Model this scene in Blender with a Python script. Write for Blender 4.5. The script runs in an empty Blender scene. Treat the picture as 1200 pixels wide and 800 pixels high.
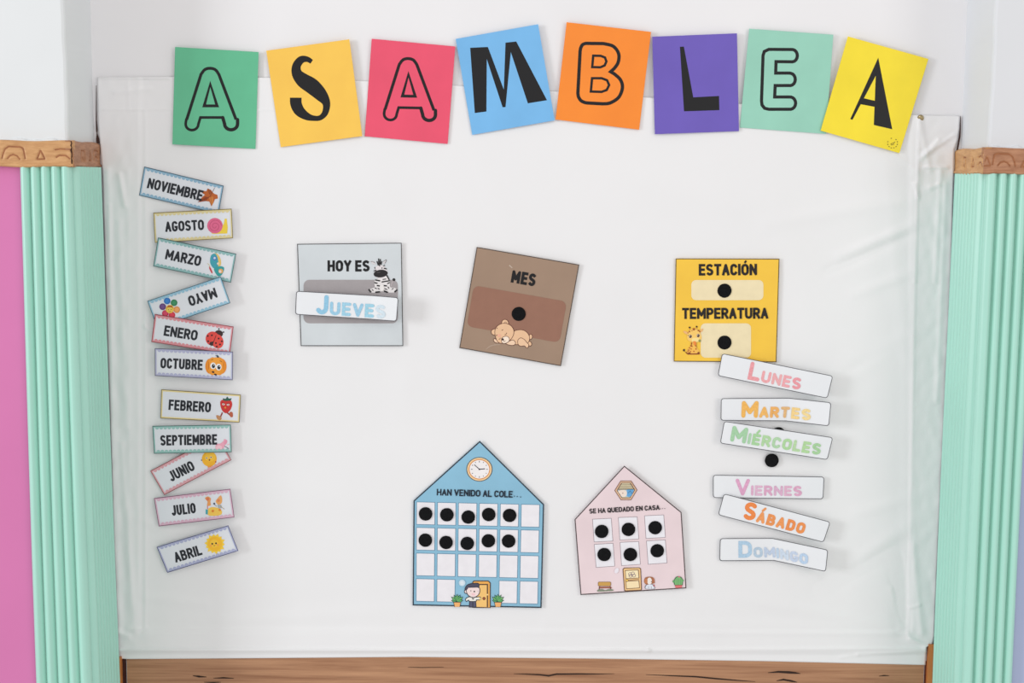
import bpy, math, random
from mathutils import Vector
random.seed(7)
C = bpy.context.scene.collection
R_ = math.radians

# ------------------------------------------------------------------ camera
F_PX = 1648.0
DIST = 2.35            # camera to the recessed wall (plane y = 0)
EYE = 1.50
PITCH = R_(6.6)
ROLL = R_(0.43)
cp, sp = math.cos(PITCH), math.sin(PITCH)
FWD = Vector((0, cp, -sp)); R0 = Vector((1, 0, 0)); U0 = Vector((0, sp, cp))
RIGHT = R0*math.cos(ROLL) + U0*math.sin(ROLL)
UP = U0*math.cos(ROLL) - R0*math.sin(ROLL)
CAM = Vector((0, -DIST, EYE))
cam_d = bpy.data.cameras.new('camera'); cam_d.sensor_width = 36; cam_d.lens = F_PX/1200*36
cam = bpy.data.objects.new('camera', cam_d); C.objects.link(cam)
from mathutils import Matrix
mw = Matrix((RIGHT, UP, -FWD)).transposed().to_4x4(); mw.translation = CAM
cam.matrix_world = mw
cam_d.clip_start = 0.05
bpy.context.scene.camera = cam

def P(px, py, lift=0.0):
    """point of the wall-parallel plane y = -lift seen at that place of the photograph"""
    d = FWD + RIGHT*((px-600)/F_PX) + UP*((400-py)/F_PX)
    t = (-lift - CAM.y)/d.y
    return CAM + d*t

# ------------------------------------------------------------------ world, lights, exposure
sc = bpy.context.scene
w = bpy.data.worlds.new('world'); sc.world = w; w.use_nodes = True
bg = w.node_tree.nodes['Background']
bg.inputs[0].default_value = (1.0, 0.982, 0.972, 1); bg.inputs[1].default_value = 0.66
def area(name, loc, target, size, size_y, power, col):
    l = bpy.data.lights.new(name, 'AREA'); l.shape = 'RECTANGLE'; l.size = size; l.size_y = size_y
    l.energy = power; l.color = col
    o = bpy.data.objects.new(name, l); C.objects.link(o); o.location = loc
    o.rotation_euler = (Vector(target)-Vector(loc)).to_track_quat('-Z', 'Y').to_euler()
    return o
area('side_light', (-5.9, -3.25, 1.9), (0.1, 0, 1.3), 1.5, 2.0, 166, (0.95, 0.98, 1.0))  # cool daylight of the windows at the left
area('side_light', (3.4, -3.6, 1.9), (0, 0, 1.3), 1.6, 1.4, 34, (1.0, 0.95, 0.90))  # unseen warm lamp at the right, weaker, not a window
area('overhead_fill', (0.1, -2.4, 3.2), (0.0, 0, 1.2), 1.4, 1.4, 10, (1.0, 0.975, 0.95))  # room fill added overhead, stands for no particular lamp
sc.view_settings.view_transform = 'Standard'; sc.view_settings.look = 'None'
sc.view_settings.exposure = 0.04; sc.view_settings.gamma = 1.0
sc.view_settings.use_curve_mapping = False

# ------------------------------------------------------------------ materials
def lin(v):
    v /= 255.0
    return v/12.92 if v <= 0.04045 else ((v+0.055)/1.055)**2.4
MATS = {}
def M(rgb, rough=0.45, bump=0.0, bscale=30, var=0.05, vscale=60, spec=0.4, metal=0.0):
    key = (tuple(rgb), rough, bump, bscale, var, spec, metal)
    if key in MATS: return MATS[key]
    m = bpy.data.materials.new('surface'); m.use_nodes = True
    nt = m.node_tree; b = nt.nodes['Principled BSDF']
    tc = nt.nodes.new('ShaderNodeTexCoord')
    n = nt.nodes.new('ShaderNodeTexNoise'); n.inputs['Scale'].default_value = vscale; n.inputs['Detail'].default_value = 3
    nt.links.new(tc.outputs['Object'], n.inputs['Vector'])
    cr = nt.nodes.new('ShaderNodeValToRGB')
    c = [lin(x) for x in rgb]
    cr.color_ramp.elements[0].position = 0.3; cr.color_ramp.elements[1].position = 0.7
    cr.color_ramp.elements[0].color = (*[x*(1-var) for x in c], 1)
    cr.color_ramp.elements[1].color = (*[min(0.95, x*(1+var)) for x in c], 1)
    nt.links.new(n.outputs['Fac'], cr.inputs['Fac']); nt.links.new(cr.outputs['Color'], b.inputs['Base Color'])
    b.inputs['Roughness'].default_value = rough
    b.inputs['Specular IOR Level'].default_value = spec
    b.inputs['Metallic'].default_value = metal
    if bump:
        n2 = nt.nodes.new('ShaderNodeTexNoise'); n2.inputs['Scale'].default_value = bscale; n2.inputs['Detail'].default_value = 2
        nt.links.new(tc.outputs['Object'], n2.inputs['Vector'])
        bp = nt.nodes.new('ShaderNodeBump'); bp.inputs['Strength'].default_value = 0.5; bp.inputs['Distance'].default_value = bump
        nt.links.new(n2.outputs['Fac'], bp.inputs['Height']); nt.links.new(bp.outputs['Normal'], b.inputs['Normal'])
    MATS[key] = m
    return m

def wood(c0, c1, scale=(3, 3, 40), rough=0.5, bump=0.0006, streak=None, dist=3.0):
    m = bpy.data.materials.new('wood'); m.use_nodes = True
    nt = m.node_tree; b = nt.nodes['Principled BSDF']
    tc = nt.nodes.new('ShaderNodeTexCoord'); mp = nt.nodes.new('ShaderNodeMapping')
    mp.inputs['Scale'].default_value = scale
    nt.links.new(tc.outputs['Object'], mp.inputs['Vector'])
    n = nt.nodes.new('ShaderNodeTexNoise'); n.inputs['Scale'].default_value = 1.0; n.inputs['Detail'].default_value = 8
    n.inputs['Roughness'].default_value = 0.65; n.inputs['Distortion'].default_value = dist*0.1
    nt.links.new(mp.outputs[0], n.inputs['Vector'])
    cr = nt.nodes.new('ShaderNodeValToRGB'); e = cr.color_ramp.elements
    e[0].position = 0.32; e[0].color = (*[lin(x) for x in c0], 1)
    e[1].position = 0.68; e[1].color = (*[lin(x) for x in c1], 1)
    nt.links.new(n.outputs['Fac'], cr.inputs['Fac'])
    out = cr.outputs['Color']
    if streak:
        mp2 = nt.nodes.new('ShaderNodeMapping'); mp2.inputs['Scale'].default_value = (scale[0]*3, scale[1], scale[2]*6)
        nt.links.new(tc.outputs['Object'], mp2.inputs['Vector'])
        n3 = nt.nodes.new('ShaderNodeTexNoise'); n3.inputs['Scale'].default_value = 1.0; n3.inputs['Detail'].default_value = 4
        nt.links.new(mp2.outputs[0], n3.inputs['Vector'])
        c2 = nt.nodes.new('ShaderNodeValToRGB'); c2.color_ramp.elements[0].position = 0.60; c2.color_ramp.elements[1].position = 0.78
        c2.color_ramp.elements[0].color = (0, 0, 0, 1); c2.color_ramp.elements[1].color = (0.7, 0.7, 0.7, 1)
        nt.links.new(n3.outputs['Fac'], c2.inputs['Fac'])
        mx = nt.nodes.new('ShaderNodeMix'); mx.data_type = 'RGBA'
        nt.links.new(c2.outputs['Color'], mx.inputs['Factor']); nt.links.new(out, mx.inputs['A'])
        mx.inputs['B'].default_value = (*[lin(x) for x in streak], 1)
        out = mx.outputs['Result']
    nt.links.new(out, b.inputs['Base Color']); b.inputs['Roughness'].default_value = rough
    bp = nt.nodes.new('ShaderNodeBump'); bp.inputs['Strength'].default_value = 0.4; bp.inputs['Distance'].default_value = bump
    nt.links.new(n.outputs['Fac'], bp.inputs['Height']); nt.links.new(bp.outputs['Normal'], b.inputs['Normal'])
    return m

# ------------------------------------------------------------------ mesh helpers
def mk(name, verts, faces, mats, mi=None, parent=None, origin=None, smooth=False):
    me = bpy.data.meshes.new(name)
    o0 = Vector(origin) if origin is not None else Vector((0, 0, 0))
    me.from_pydata([tuple(Vector(v)-o0) for v in verts], [], faces)
    if not isinstance(mats, (list, tuple)): mats = [mats]
    for m in mats: me.materials.append(m)
    if mi:
        for p, i in zip(me.polygons, mi): p.material_index = i
    if smooth:
        for p in me.polygons: p.use_smooth = True
    me.update()
    o = bpy.data.objects.new(name, me); C.objects.link(o)
    if parent is None: o.location = o0
    else: o.parent = parent
    return o
def props(o, label=None, cat=None, group=None, kind=None):
    if label: o['label'] = label
    if cat: o['category'] = cat
    if group: o['group'] = group
    if kind: o['kind'] = kind
    return o
BOXF = [(0,1,2,3),(7,6,5,4),(0,4,5,1),(1,5,6,2),(2,6,7,3),(3,7,4,0)]
def box_v(x0,x1,y0,y1,z0,z1):
    return [(x0,y0,z0),(x0,y1,z0),(x1,y1,z0),(x1,y0,z0),(x0,y0,z1),(x0,y1,z1),(x1,y1,z1),(x1,y0,z1)]
def box(name, x0,x1,y0,y1,z0,z1, mat, parent=None, kind=None):
    o = mk(name, box_v(x0,x1,y0,y1,z0,z1), [f for f in BOXF], mat, parent=parent,
           origin=((x0+x1)/2,(y0+y1)/2,z0) if parent is None else parent.location)
    if kind: o['kind'] = kind
    return o

# ------------------------------------------------------------------ the setting
WF = 0.135                       # how far the two pillars stand forward of the recess
XL = P(110.3, 165, 0).x; XR = P(1126.5, 165, 0).x
ZT1 = P(40, 164.5, WF+.012).z; ZT0 = P(40, 195.5, WF+.012).z     # wooden moulding
wall_white = M((225, 228, 230), 0.75, 0.0016, 9, 0.02, 4, 0.25)
wall_right_shaded = M((219, 221, 225), 0.75, 0.0016, 9, 0.02, 4, 0.25)  # same white paint, with the dimmer light of this pillar put into its colour
wall_back_m = M((233, 232, 234), 0.7, 0.002, 6, 0.02, 4, 0.3)
pink = M((212, 121, 175), 0.5, 0.001, 14, 0.03, 5, 0.3)
blue = M((172, 182, 214), 0.5, 0.001, 14, 0.03, 5, 0.3)

def wavy_wall(name, x0, x1, y, z0, z1, edge_x, mat):
    """a slab of wall standing forward; its free vertical corner is hand plastered, so it wanders a little"""
    n = 90; vs = []; fs = []
    rnd = random.Random(3 if edge_x > 0 else 4)
    ph = [rnd.uniform(0, 6) for _ in range(4)]
    for i in range(n+1):
        z = z0 + (z1-z0)*i/n
        d = 0.0010*math.sin(z*9+ph[0]) + 0.0006*math.sin(z*31+ph[1]) + 0.0004*math.sin(z*97+ph[2])
        s = 1 if edge_x < 0 else -1
        e = edge_x + s*d
        r = 0.005
        far = x0 if edge_x < 0 else x1
        vs += [(far, y, z), (e-s*r, y, z), (e-s*r*.3, y+r*.3, z), (e, y+r, z), (edge_x, 0.02, z)]
    for i in range(n):
        for k in range(4):
            a = i*5+k; q = (a, a+1, a+6, a+5)
            fs.append(q if edge_x < 0 else q[::-1])
    o = mk(name, vs, fs, mat, smooth=False, origin=(edge_x, y, z0)); o['kind'] = 'structure'
    return o
wl = wavy_wall('wall_left', -2.2, XL, -WF, ZT0+.008, 2.7, XL, wall_white)
wr = wavy_wall('wall_right', XR, 2.2, -WF, ZT0+.008, 2.7, XR, wall_right_shaded)
box('painted_dado', -2.2, XL, -WF, 0.02, 0.0, ZT0+.008, pink, wl)
box('painted_dado', XR, 2.2, -WF, 0.02, 0.0, ZT0+.008, blue, wr)
# plaster flaking just above the left moulding
def flakes(parent, x0, x1, y, z, n, mat, seed):
    rnd = random.Random(seed); vs = []; fs = []
    N = 40
    for i in range(N+1):
        x = x0+(x1-x0)*i/N
        h = 0.003+0.0012*rnd.random()+0.0025*max(0, math.sin(i*.45))
        for dy, dz in ((0, h), (-.0035, h*.8), (-.006, 0)):
            vs.append((x, y+dy, z+dz))
    for i in range(N):
        for k in range(2):
            a = i*3+k; fs.append((a, a+1, a+4, a+3))
    return mk('plaster_edge', vs, fs, mat, parent=parent, origin=parent.location)
flakes(wl, P(-20,164,WF).x, XL, -WF, ZT1-.002, 40, wall_white, 2)
flakes(wr, XR, P(1230,164,WF).x, -WF, ZT1-.002, 40, wall_right_shaded, 5)

# recessed wall
n = 60; m_ = 40; vs = []; fs = []
for j in range(m_+1):
    for i in range(n+1):
        x = XL-.02 + (XR-XL+.04)*i/n; z = 0.3 + 2.4*j/m_
        y = 0.0006*math.sin(x*7+z*3) + 0.0005*math.sin(x*3-z*11)
        vs.append((x, y, z))
for j in range(m_):
    for i in range(n):
        a = j*(n+1)+i; fs.append((a, a+1, a+n+2, a+n+1))
wb = mk('wall_back', vs, fs, wall_back_m, origin=(0, 0, .3), smooth=True); wb['kind'] = 'structure'
dark = M((62, 40, 36), 0.9)
def crack(pts, mat=dark, lift=0.005, parent=wb, name='crack'):
    """narrow open gap beside the covered board: list of (x_left, x_right, y) in the photograph"""
    v = []; f = []
    for a, b, y in pts: v += [P(a, y, lift), P(b, y, lift)]
    for i in range(len(pts)-1): f.append((2*i, 2*i+1, 2*i+3, 2*i+2))
    return mk(name, v, f, mat, parent=parent, origin=parent.location)
crack([(112.6,113.2,100),(112.4,113.4,115),(112.2,113.6,140),(112.4,114.6,152),(113.2,114.2,156),(112.6,116.5,163),(113,117,168)])
crack([(1125.3,1126,136),(1124.5,1126,150),(1123.5,1125.6,160),(1122,1124.2,168),(1120.8,1122.6,176)])

# ------------------------------------------------------------------ carved wooden moulding
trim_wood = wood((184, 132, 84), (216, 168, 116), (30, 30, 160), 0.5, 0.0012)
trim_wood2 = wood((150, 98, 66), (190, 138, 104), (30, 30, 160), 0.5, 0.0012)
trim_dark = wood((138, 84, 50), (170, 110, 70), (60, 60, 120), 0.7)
HT = ZT1-ZT0
def motif(kind, s):
    W = 0.036
    u = lambda pts: [(s+x*W, z) for x, z in pts]
    if kind == 'arch':
        return [u([(-.5,.33),(-.46,.58),(-.42,.72),(-.3,.76),(.2,.76),(.36,.66),(.45,.48),(.5,.3)]),
                u([(-.27,.30),(-.16,.42),(0,.47),(.15,.42),(.27,.30)])]
    if kind == 'half':
        return [u([(-.5,.3),(-.46,.56),(-.35,.66),(.05,.67),(.3,.64)]), u([(-.36,.3),(-.18,.42),(.1,.43),(.25,.34)])]
    if kind == 'tri':
        return [u([(-.2,.3),(-.03,.64),(.14,.3),(-.2,.3)])]
    if kind == 'small':
        return [u([(-.3,.26),(-.22,.66),(.18,.66),(.3,.26)]), u([(-.12,.26),(0,.42),(.12,.26)])]
    return []
def trim_run(name, parent, length, to_world, motifs, mat, flip=False, stain=True):
    """moulding as a relief surface: s along the run, z up its height, grooves cut 1.6 mm deep"""
    segs = []
    for k, s in motifs:
        for pl in motif(k, s):
            segs += list(zip(pl[:-1], pl[1:]))
    gw = 0.0024
    def depth(s, zz):
        d = 9.
        z = zz*HT
        for (ax, az), (bx, bz) in segs:
            if not (min(ax, bx)-.004 < s < max(ax, bx)+.004): continue
            az_, bz_ = az*HT, bz*HT
            dx, dz = bx-ax, bz_-az_
            t = max(0, min(1, ((s-ax)*dx+(z-az_)*dz)/(dx*dx+dz*dz+1e-12)))
            d = min(d, math.hypot(s-ax-dx*t, z-az_-dz*t))
        g = -0.0016*max(0, 1-(d/gw)**2)
        prof = 0.0
        if zz < .14: prof = .0022*math.sin(zz/.14*math.pi)
        if zz > .9: prof = -.004*((zz-.9)/.1)**2
        return g+prof + 0.0006*math.sin(s*70+zz*4)*math.sin(zz*3.1)
    ns = max(8, int(length/0.0012)); nz = 34; vs = []; fs = []
    for i in range(ns+1):
        s = length*i/ns
        vs.append(to_world(s, ZT0 + .0008*math.sin(s*60), -.012))
        for j in range(nz+1):
            zz = j/nz
            z = ZT0 + zz*HT + .0008*math.sin(s*60+zz)
            vs.append(to_world(s, z, depth(s, zz)))
        vs.append(to_world(s, ZT1 + .0008*math.sin(s*60+1), -.012))
    c = nz+3
    for i in range(ns):
        for j in range(c-1):
            a = i*c+j; q = (a, a+c, a+c+1, a+1)
            fs.append(q[::-1] if flip else q)
    fs.append(tuple(range(c)) if not flip else tuple(range(c))[::-1])
    fs.append(tuple(range(ns*c, ns*c+c))[::-1] if not flip else tuple(range(ns*c, ns*c+c)))
    o = mk(name, vs, fs, mat, parent=parent, origin=parent.location, smooth=True)
    # stain lying in the carved grooves
    v2 = []; f2 = []
    for (a, b) in segs:
        ax, az = a[0], a[1]*HT; bx, bz = b[0], b[1]*HT
        L = math.hypot(bx-ax, bz-az) or 1e-6; nx, nz_ = -(bz-az)/L*.0012, (bx-ax)/L*.0012
        k = len(v2)
        for (x, z) in ((ax+nx, az+nz_), (bx+nx, bz+nz_), (bx-nx, bz-nz_), (ax-nx, az-nz_)):
            if not 0 < x < length: x = max(0.0005, min(length-.0005, x))
            v2.append(to_world(x, ZT0+z+.0008*math.sin(x*60+z/HT), -0.00105+0.0006*math.sin(x*70+z/HT*4)*math.sin(z/HT*3.1)))
        f2.append((k, k+1, k+2, k+3))
    if v2: mk('carving', v2, f2, trim_dark, parent=o, origin=parent.location)
    return o
def root(name, loc):
    o = bpy.data.objects.new(name, None); o.empty_display_size = .05; C.objects.link(o); o.location = loc; return o
YT = -WF-.012
XTL = XL+.010; XTR = XR-.010
t1 = root('trim_1', (XTL, YT, ZT0)); t1['kind'] = 'structure'
LEN = XTL - P(-60,180,WF+.012).x
px2s = lambda px: XTL - P(px,180,WF+.012).x
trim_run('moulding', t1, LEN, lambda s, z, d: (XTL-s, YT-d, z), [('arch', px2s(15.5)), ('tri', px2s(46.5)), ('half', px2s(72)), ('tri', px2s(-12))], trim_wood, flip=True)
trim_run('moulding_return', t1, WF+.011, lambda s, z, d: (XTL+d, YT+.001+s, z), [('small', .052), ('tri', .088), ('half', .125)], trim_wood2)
t2 = root('trim_2', (XTR, YT, ZT0)); t2['kind'] = 'structure'
pr = lambda px: P(px,190,WF+.012).x-XTR
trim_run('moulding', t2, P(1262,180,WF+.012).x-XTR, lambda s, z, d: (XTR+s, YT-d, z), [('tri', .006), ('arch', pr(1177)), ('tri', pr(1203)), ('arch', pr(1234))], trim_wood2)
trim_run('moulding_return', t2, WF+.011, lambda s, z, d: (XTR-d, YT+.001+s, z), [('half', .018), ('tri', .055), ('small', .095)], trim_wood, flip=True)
# the mitre joints and the split in the wood
jm = M((60, 34, 22), 0.9)
def vjoint(parent, x, wob, seed):
    rnd = random.Random(seed); v = []; f = []
    for i in range(13):
        z = ZT0+.0005+(HT-.001)*i/12; d = wob*rnd.uniform(-1, 1); e = .0007+.0008*rnd.random()
        v += [(x+d-e, YT-.0011, z), (x+d+e, YT-.0011, z)]
    for i in range(12): f.append((2*i, 2*i+1, 2*i+3, 2*i+2))
    mk('joint', v, f, jm, parent=parent, origin=parent.location)
vjoint(t1, XTL-.0018, .0007, 1)

# ------------------------------------------------------------------ fluted mint sheets around the pillar edges
mint = M((171, 221, 206), 0.34, 0.0, 30, 0.02, 6, 0.4)
def fluted(name, outer_x, corner_x, side, label, flare=0.0):
    pitch = 0.0160; amp = 0.0105
    yb = -WF-.0015; xb = corner_x                      # base surface = pillar faces
    r = 0.006
    # base path: along the front to the corner, round it, then back along the return
    path = []
    front = abs(corner_x-outer_x)
    def base(s):
        if s < front-r:
            return (outer_x + side*s, yb, 0, -1)
        a = (s-(front-r))/(r*math.pi/2)
        if a < 1:
            t = a*math.pi/2
            return (corner_x-side*r+side*r*math.sin(t), yb+r-r*math.cos(t), side*math.sin(t), -math.cos(t))
        s2 = s-(front-r)-r*math.pi/2
        return (corner_x, yb+r+s2, side, 0)
    total = front-r + r*math.pi/2 + (-yb-r-.0095)
    nper = 18; N = int(total/pitch*nper)
    rows = 26; vs = []; fs = []
    z0, z1 = 0.25, ZT0+.001
    for j in range(rows+1):
        z = z0+(z1-z0)*j/rows
        for i in range(N+1):
            s = total*i/N
            x, y, nx, ny = base(s)
            k = abs(math.sin(math.pi*(s/pitch)))**0.72
            a = amp*k + .0008
            if s < .0012: a = .0004
            vs.append((x+nx*a + .0008*math.sin(z*5) + flare*min(1, s/front)*((z1-z)/.9), y+ny*a, z))
    for j in range(rows):
        for i in range(N):
            q = (j*(N+1)+i, j*(N+1)+i+1, (j+1)*(N+1)+i+1, (j+1)*(N+1)+i)
            fs.append(q if side > 0 else q[::-1])
    o = mk(name, vs, fs, mint, origin=(corner_x, yb, z0), smooth=True)
    props(o, label, 'cardboard', 'fluted mint sheets on the pillars')
    return o
fluted('corrugated_sheet', P(22.5,205,WF+.005).x, XTL-.008, 1, 'mint green fluted cardboard sheet wrapped on the left pillar beside the pink wall', .011)
fluted('corrugated_sheet', P(1188.5,760,WF+.005).x, XTR+.008, -1, 'mint green fluted cardboard sheet wrapped on the right pillar beside the lilac wall')

# ------------------------------------------------------------------ wooden panel and edging below the covered board
oak = wood((146, 100, 70), (192, 144, 108), (3, 3, 95), 0.45, 0.0008, (112, 74, 50))
oak_o = wood((176, 104, 52), (206, 130, 70), (60, 60, 8), 0.4)
pa = P(148, 772, .004); pb = P(1083.5, 778, .004)
panel = box('wooden_panel', pa.x, pb.x, -.0014, -.0008, 0.35, pa.z+.008, oak)
props(panel, 'brown oak-grained wooden panel with dark cracks below the white covered board', 'panel')
def sliver(pts, w0):
    v = []; f = []; n = len(pts)
    for i, (x, y) in enumerate(pts):
        h = w0*math.sin(math.pi*(i+.15)/(n-.7))*.5+.12
        v += [P(x, y-h, .0018), P(x, y+h, .0018)]
    for i in range(n-1): f.append((2*i, 2*i+2, 2*i+3, 2*i+1))
    mk('grain_crack', v, f, M((48, 30, 22), .85), parent=panel, origin=panel.location)
sliver([(602,789.2),(615,789.6),(632,790.3),(643,791.6),(652,789.6),(680,789.4),(700,789.6),(720,789.2)], 1.7)
sliver([(757,790.2),(785,791.4),(815,792.6),(840,795),(862,796.8),(885,798.5)], 1.6)
sliver([(900,788),(912,786.9),(925,787.6),(932,788.2),(938,789)], 2.6)
sliver([(226,791.5),(233,792.4),(242,793)], 2.0)
sliver([(250,794.4),(262,794),(274,794.6)], 1.5)
sliver([(239,799),(250,799.4),(259,799)], 1.4)
sliver([(910,797.5),(918,796),(928,797.8),(934,799)], 2.2)
sliver([(478,781.5),(495,782),(520,781.4)], .6)
sliver([(1030,792),(1036,791.3),(1042,791.5)], 1.2)
def strip(x0, x1, ytop, label):
    a = P(x0, ytop+10, .002); b = P(x1, ytop+10, .002)
    o = box('edging_strip', a.x, b.x, -.009, -.0002, 0.35, P(x0, ytop, .009).z, oak_o)
    props(o, label, 'edging')
strip(137.5, 143.3, 770, 'narrow orange wooden edging strip between left mint sheet and oak-grained panel')
strip(1086.5, 1092.6, 755, 'narrow orange wooden edging strip between oak-grained panel and right mint sheet')
gapo = box('panel_gap', P(143.5,775,.001).x, P(148,775,.001).x, -.0010, -.0002, .35, pa.z+.006, M((58, 26, 22), .9), wb)
gapo = box('panel_gap', P(1083.5,785,.001).x, P(1086.5,785,.001).x, -.0010, -.0002, .35, pa.z+.006, M((90, 40, 26), .9), wb)

# ------------------------------------------------------------------ the white plastic sheet over the board
def interp(t, tab):
    if t <= tab[0][0]: return tab[0][1]
    for (a, va), (b, vb) in zip(tab[:-1], tab[1:]):
        if t <= b: return va+(vb-va)*(t-a)/(b-a)
    return tab[-1][1]
LE = [(80,113.5),(90,114),(150,115.5),(165,117),(200,120),(400,125.6),(600,132.2),(772,137.5)]
RE = [(130,1125),(150,1124),(165,1121.5),(175,1118),(205,1117.5),(300,1115.5),(400,1112),(500,1107),(600,1101.5),(745,1095),(754,1093),(758,1085.5),(790,1084)]
TE = [(110,90.5),(200,90),(330,91),(480,97),(700,110),(900,124),(1000,131),(1080,135),(1128,136)]
BE = [(135,771),(150,772),(300,771),(480,769.5),(700,771.5),(900,774.5),(1085,779)]
FOLDS = [  # x0,y0,x1,y1,width,height(mm)
 (1077,140,1072,330,1.3,1.6),(1072,330,1064,745,1.2,.9),(1079,140,1076,215,4,1.2),(1066,260,1064,745,9,1.3),
 (170,130,170,735,2.0,0.9),(171,120,171,740,7,.8),(126,200,140,740,4,1.6),(150,200,152,735,3,.5),
 (150,737,1066,741,3.2,1.4),(140,761,760,761.5,2.0,4.2),(760,761.5,1085,759.5,2.0,2.6),(985,770,1005,767,2,1.2),(1005,767,1085,762,2,1.8),
 (1052,660,1058,740,9,-3.0),(1046,690,1056,735,5,1.8),
 (1075,262,985,300,7,2.0),(1066,275,970,318,6,-1.4),(1072,318,1000,345,7,1.3),(1066,392,1010,430,9,1.3),(1060,400,985,440,7,-1.0),
 (1058,620,1000,660,9,1.6),(1055,640,960,690,11,-1.4),(1062,585,1005,600,8,1.2),(1070,232,900,262,10,1.2),(1000,420,960,520,12,.9),
 (1100,165,1080,185,3,2.6),(1118,158,1083,182,2.2,2.0),(1078,142,1090,200,3,1.5),(1050,180,1074,200,5,1.5),(1040,190,1060,420,10,1.0),
 (1102,200,1096,330,3.0,1.5),(1108,215,1098,470,3,1.3),(1084,196,1110,196,2,2.2),(1090,220,1100,216,3,2),(1072,215,1076,232,2,2),
 (1066,748,1086,757,2,2.6),(1066,712,1078,709,1.5,1.5),(1070,640,1080,740,4,1.6),
 (116,90.5,198,91,1.7,2.2),(120,128,330,128.4,.9,.8),(135,108,175,104,3,1.2),(150,92,151,130,1.5,.8),(304,93,420,96,1.6,.4),
 (170,382,182,392,2.5,1.8),(175,360,190,380,3,.8),(172,700,240,706,6,.8),(165,610,200,622,6,.8),
 (210,500,330,520,14,.6),(300,180,420,240,16,.6),(480,440,720,470,18,.7),(640,440,840,520,18,.6),(720,200,900,250,16,.7),
 (700,660,830,740,13,1.1),(800,650,980,735,15,1.1),(300,560,460,600,16,.7),(200,730,470,715,9,.8),(640,730,1050,735,7,.9),(860,700,1060,735,8,.9),
 (430,190,470,260,12,.6),(560,180,600,280,14,.5),(900,200,960,400,20,.7),(480,420,470,500,14,.5),(660,300,760,420,20,.5),
 (140,205,146,240,3,2.2),(139,260,148,500,5,1.4),(142,520,158,740,4,1.4),(125,735,150,745,4,2),(128,240,134,760,2,1.3)]
FL = []
for x0,y0,x1,y1,wd,h in FOLDS:
    dx, dy = x1-x0, y1-y0; FL.append((x0,y0,dx,dy,dx*dx+dy*dy,wd,h*.001))
import numpy as np
def sheet():
    nu, nv = 520, 430
    g = np.linspace(0, 1, nu+1)[None, :].repeat(nv+1, 0); v = np.linspace(0, 1, nv+1)[:, None].repeat(nu+1, 1)
    X = np.zeros_like(g); Y = np.zeros_like(g)
    xt = 114+(1125-114)*g
    for _ in range(3):
        te = np.interp(xt, [a for a, b in TE], [b for a, b in TE]); be = np.interp(xt, [a for a, b in BE], [b for a, b in BE])
        Y = te+(be-te)*v
        le = np.interp(Y, [a for a, b in LE], [b for a, b in LE]); re = np.interp(Y, [a for a, b in RE], [b for a, b in RE])
        xt = le+(re-le)*g
    X = xt
    H = np.full_like(X, .0030)
    for x0,y0,dx,dy,dd,wd,h in FL:
        t = np.clip(((X-x0)*dx+(Y-y0)*dy)/dd, 0, 1)
        d = np.hypot(X-x0-dx*t, Y-y0-dy*t)
        H += h*(1.5 if wd > 5 else 1.0)*np.exp(-(d/wd)**2)*(.35+.65*np.sin(np.pi*np.clip(t, .04, .96))**.5 if wd > 5 else 1)
    # small crumples
    rs = np.random.RandomState(5)
    for k in range(40):
        fx, fy = rs.normal(0, .03), rs.normal(0, .05); ph = rs.rand()*6
        H += .00007*np.sin(X*fx+Y*fy+ph)
    for k in range(30):
        fx, fy = rs.normal(0, .22), rs.normal(0, .16); ph = rs.rand()*6
        edge = np.clip((X-1060)/30, 0, 1)+np.clip((175-X)/30, 0, 1)+.12
        H += .00006*np.sin(X*fx+Y*fy+ph)*edge
    # the board frame under the sheet stands a little proud
    fr = np.maximum(np.clip((X-1064)/6, 0, 1), np.clip((168-X)/6, 0, 1)); fr = np.maximum(fr, np.clip((Y-738)/5, 0, 1))
    H += .0022*fr*(1-np.clip((Y-764)/3, 0, 1))
    H = np.clip(H, .0022, .012)
    vs = []
    for j in range(nv+1):
        for i in range(nu+1): vs.append(tuple(P(X[j, i], Y[j, i], H[j, i]+.004*(j*0))))
    fs = []
    w_ = nu+1
    for j in range(nv):
        for i in range(nu):
            a = j*w_+i; fs.append((a, a+w_, a+w_+1, a+1))
    # turned-back rim so the sheet has an edge
    rim = [j*w_ for j in range(nv+1)] + [nv*w_+i for i in range(1, nu+1)] + [j*w_+nu for j in range(nv-1, -1, -1)] + [i for i in range(nu-1, 0, -1)]
    b0 = len(vs)
    for r in rim:
        q = vs[r]; vs.append((q[0], -.0015, q[2]))
    L = len(rim)
    for k in range(L):
        a, b = rim[k], rim[(k+1) % L]; fs.append((a, b0+k, b0+(k+1) % L, b))
    return vs, fs
plastic = M((235, 234.5, 236), 0.27, 0.0005, 26, 0.012, 3, 0.5)
vs, fs = sheet()
sh = mk('plastic_sheet', vs, fs, plastic, origin=P(600, 430, 0), smooth=True)
props(sh, 'large creased glossy white plastic sheet covering the whole board between the pillars', 'plastic sheet')

def glint_tube(pts, rad=.0009):  # glossy tube added along the sheet's top edge to give its white glints
    v = []; f = []; n = 8
    for x, y in pts:
        c = P(x, y, .0042); rr = rad*(.75+.45*random.random())
        for i in range(n): a = 2*math.pi*i/n; v.append((c.x, c.y-rr*math.cos(a), c.z+rr*math.sin(a)))
    for k in range(len(pts)-1):
        for i in range(n): j = (i+1) % n; f.append((k*n+i, k*n+j, (k+1)*n+j, (k+1)*n+i))
    mk('edge_glint', v, f, M((235, 235, 236), .12, .0004, 60, .01, 3, .6), parent=sh, origin=sh.location, smooth=True)
glint_tube([(118+k*4, 91.2-.6*math.sin(k*.35)) for k in range(20)])
glint_tube([(1082+k*3, 135.8+.3*math.sin(k)) for k in range(14)], .0005)

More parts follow.
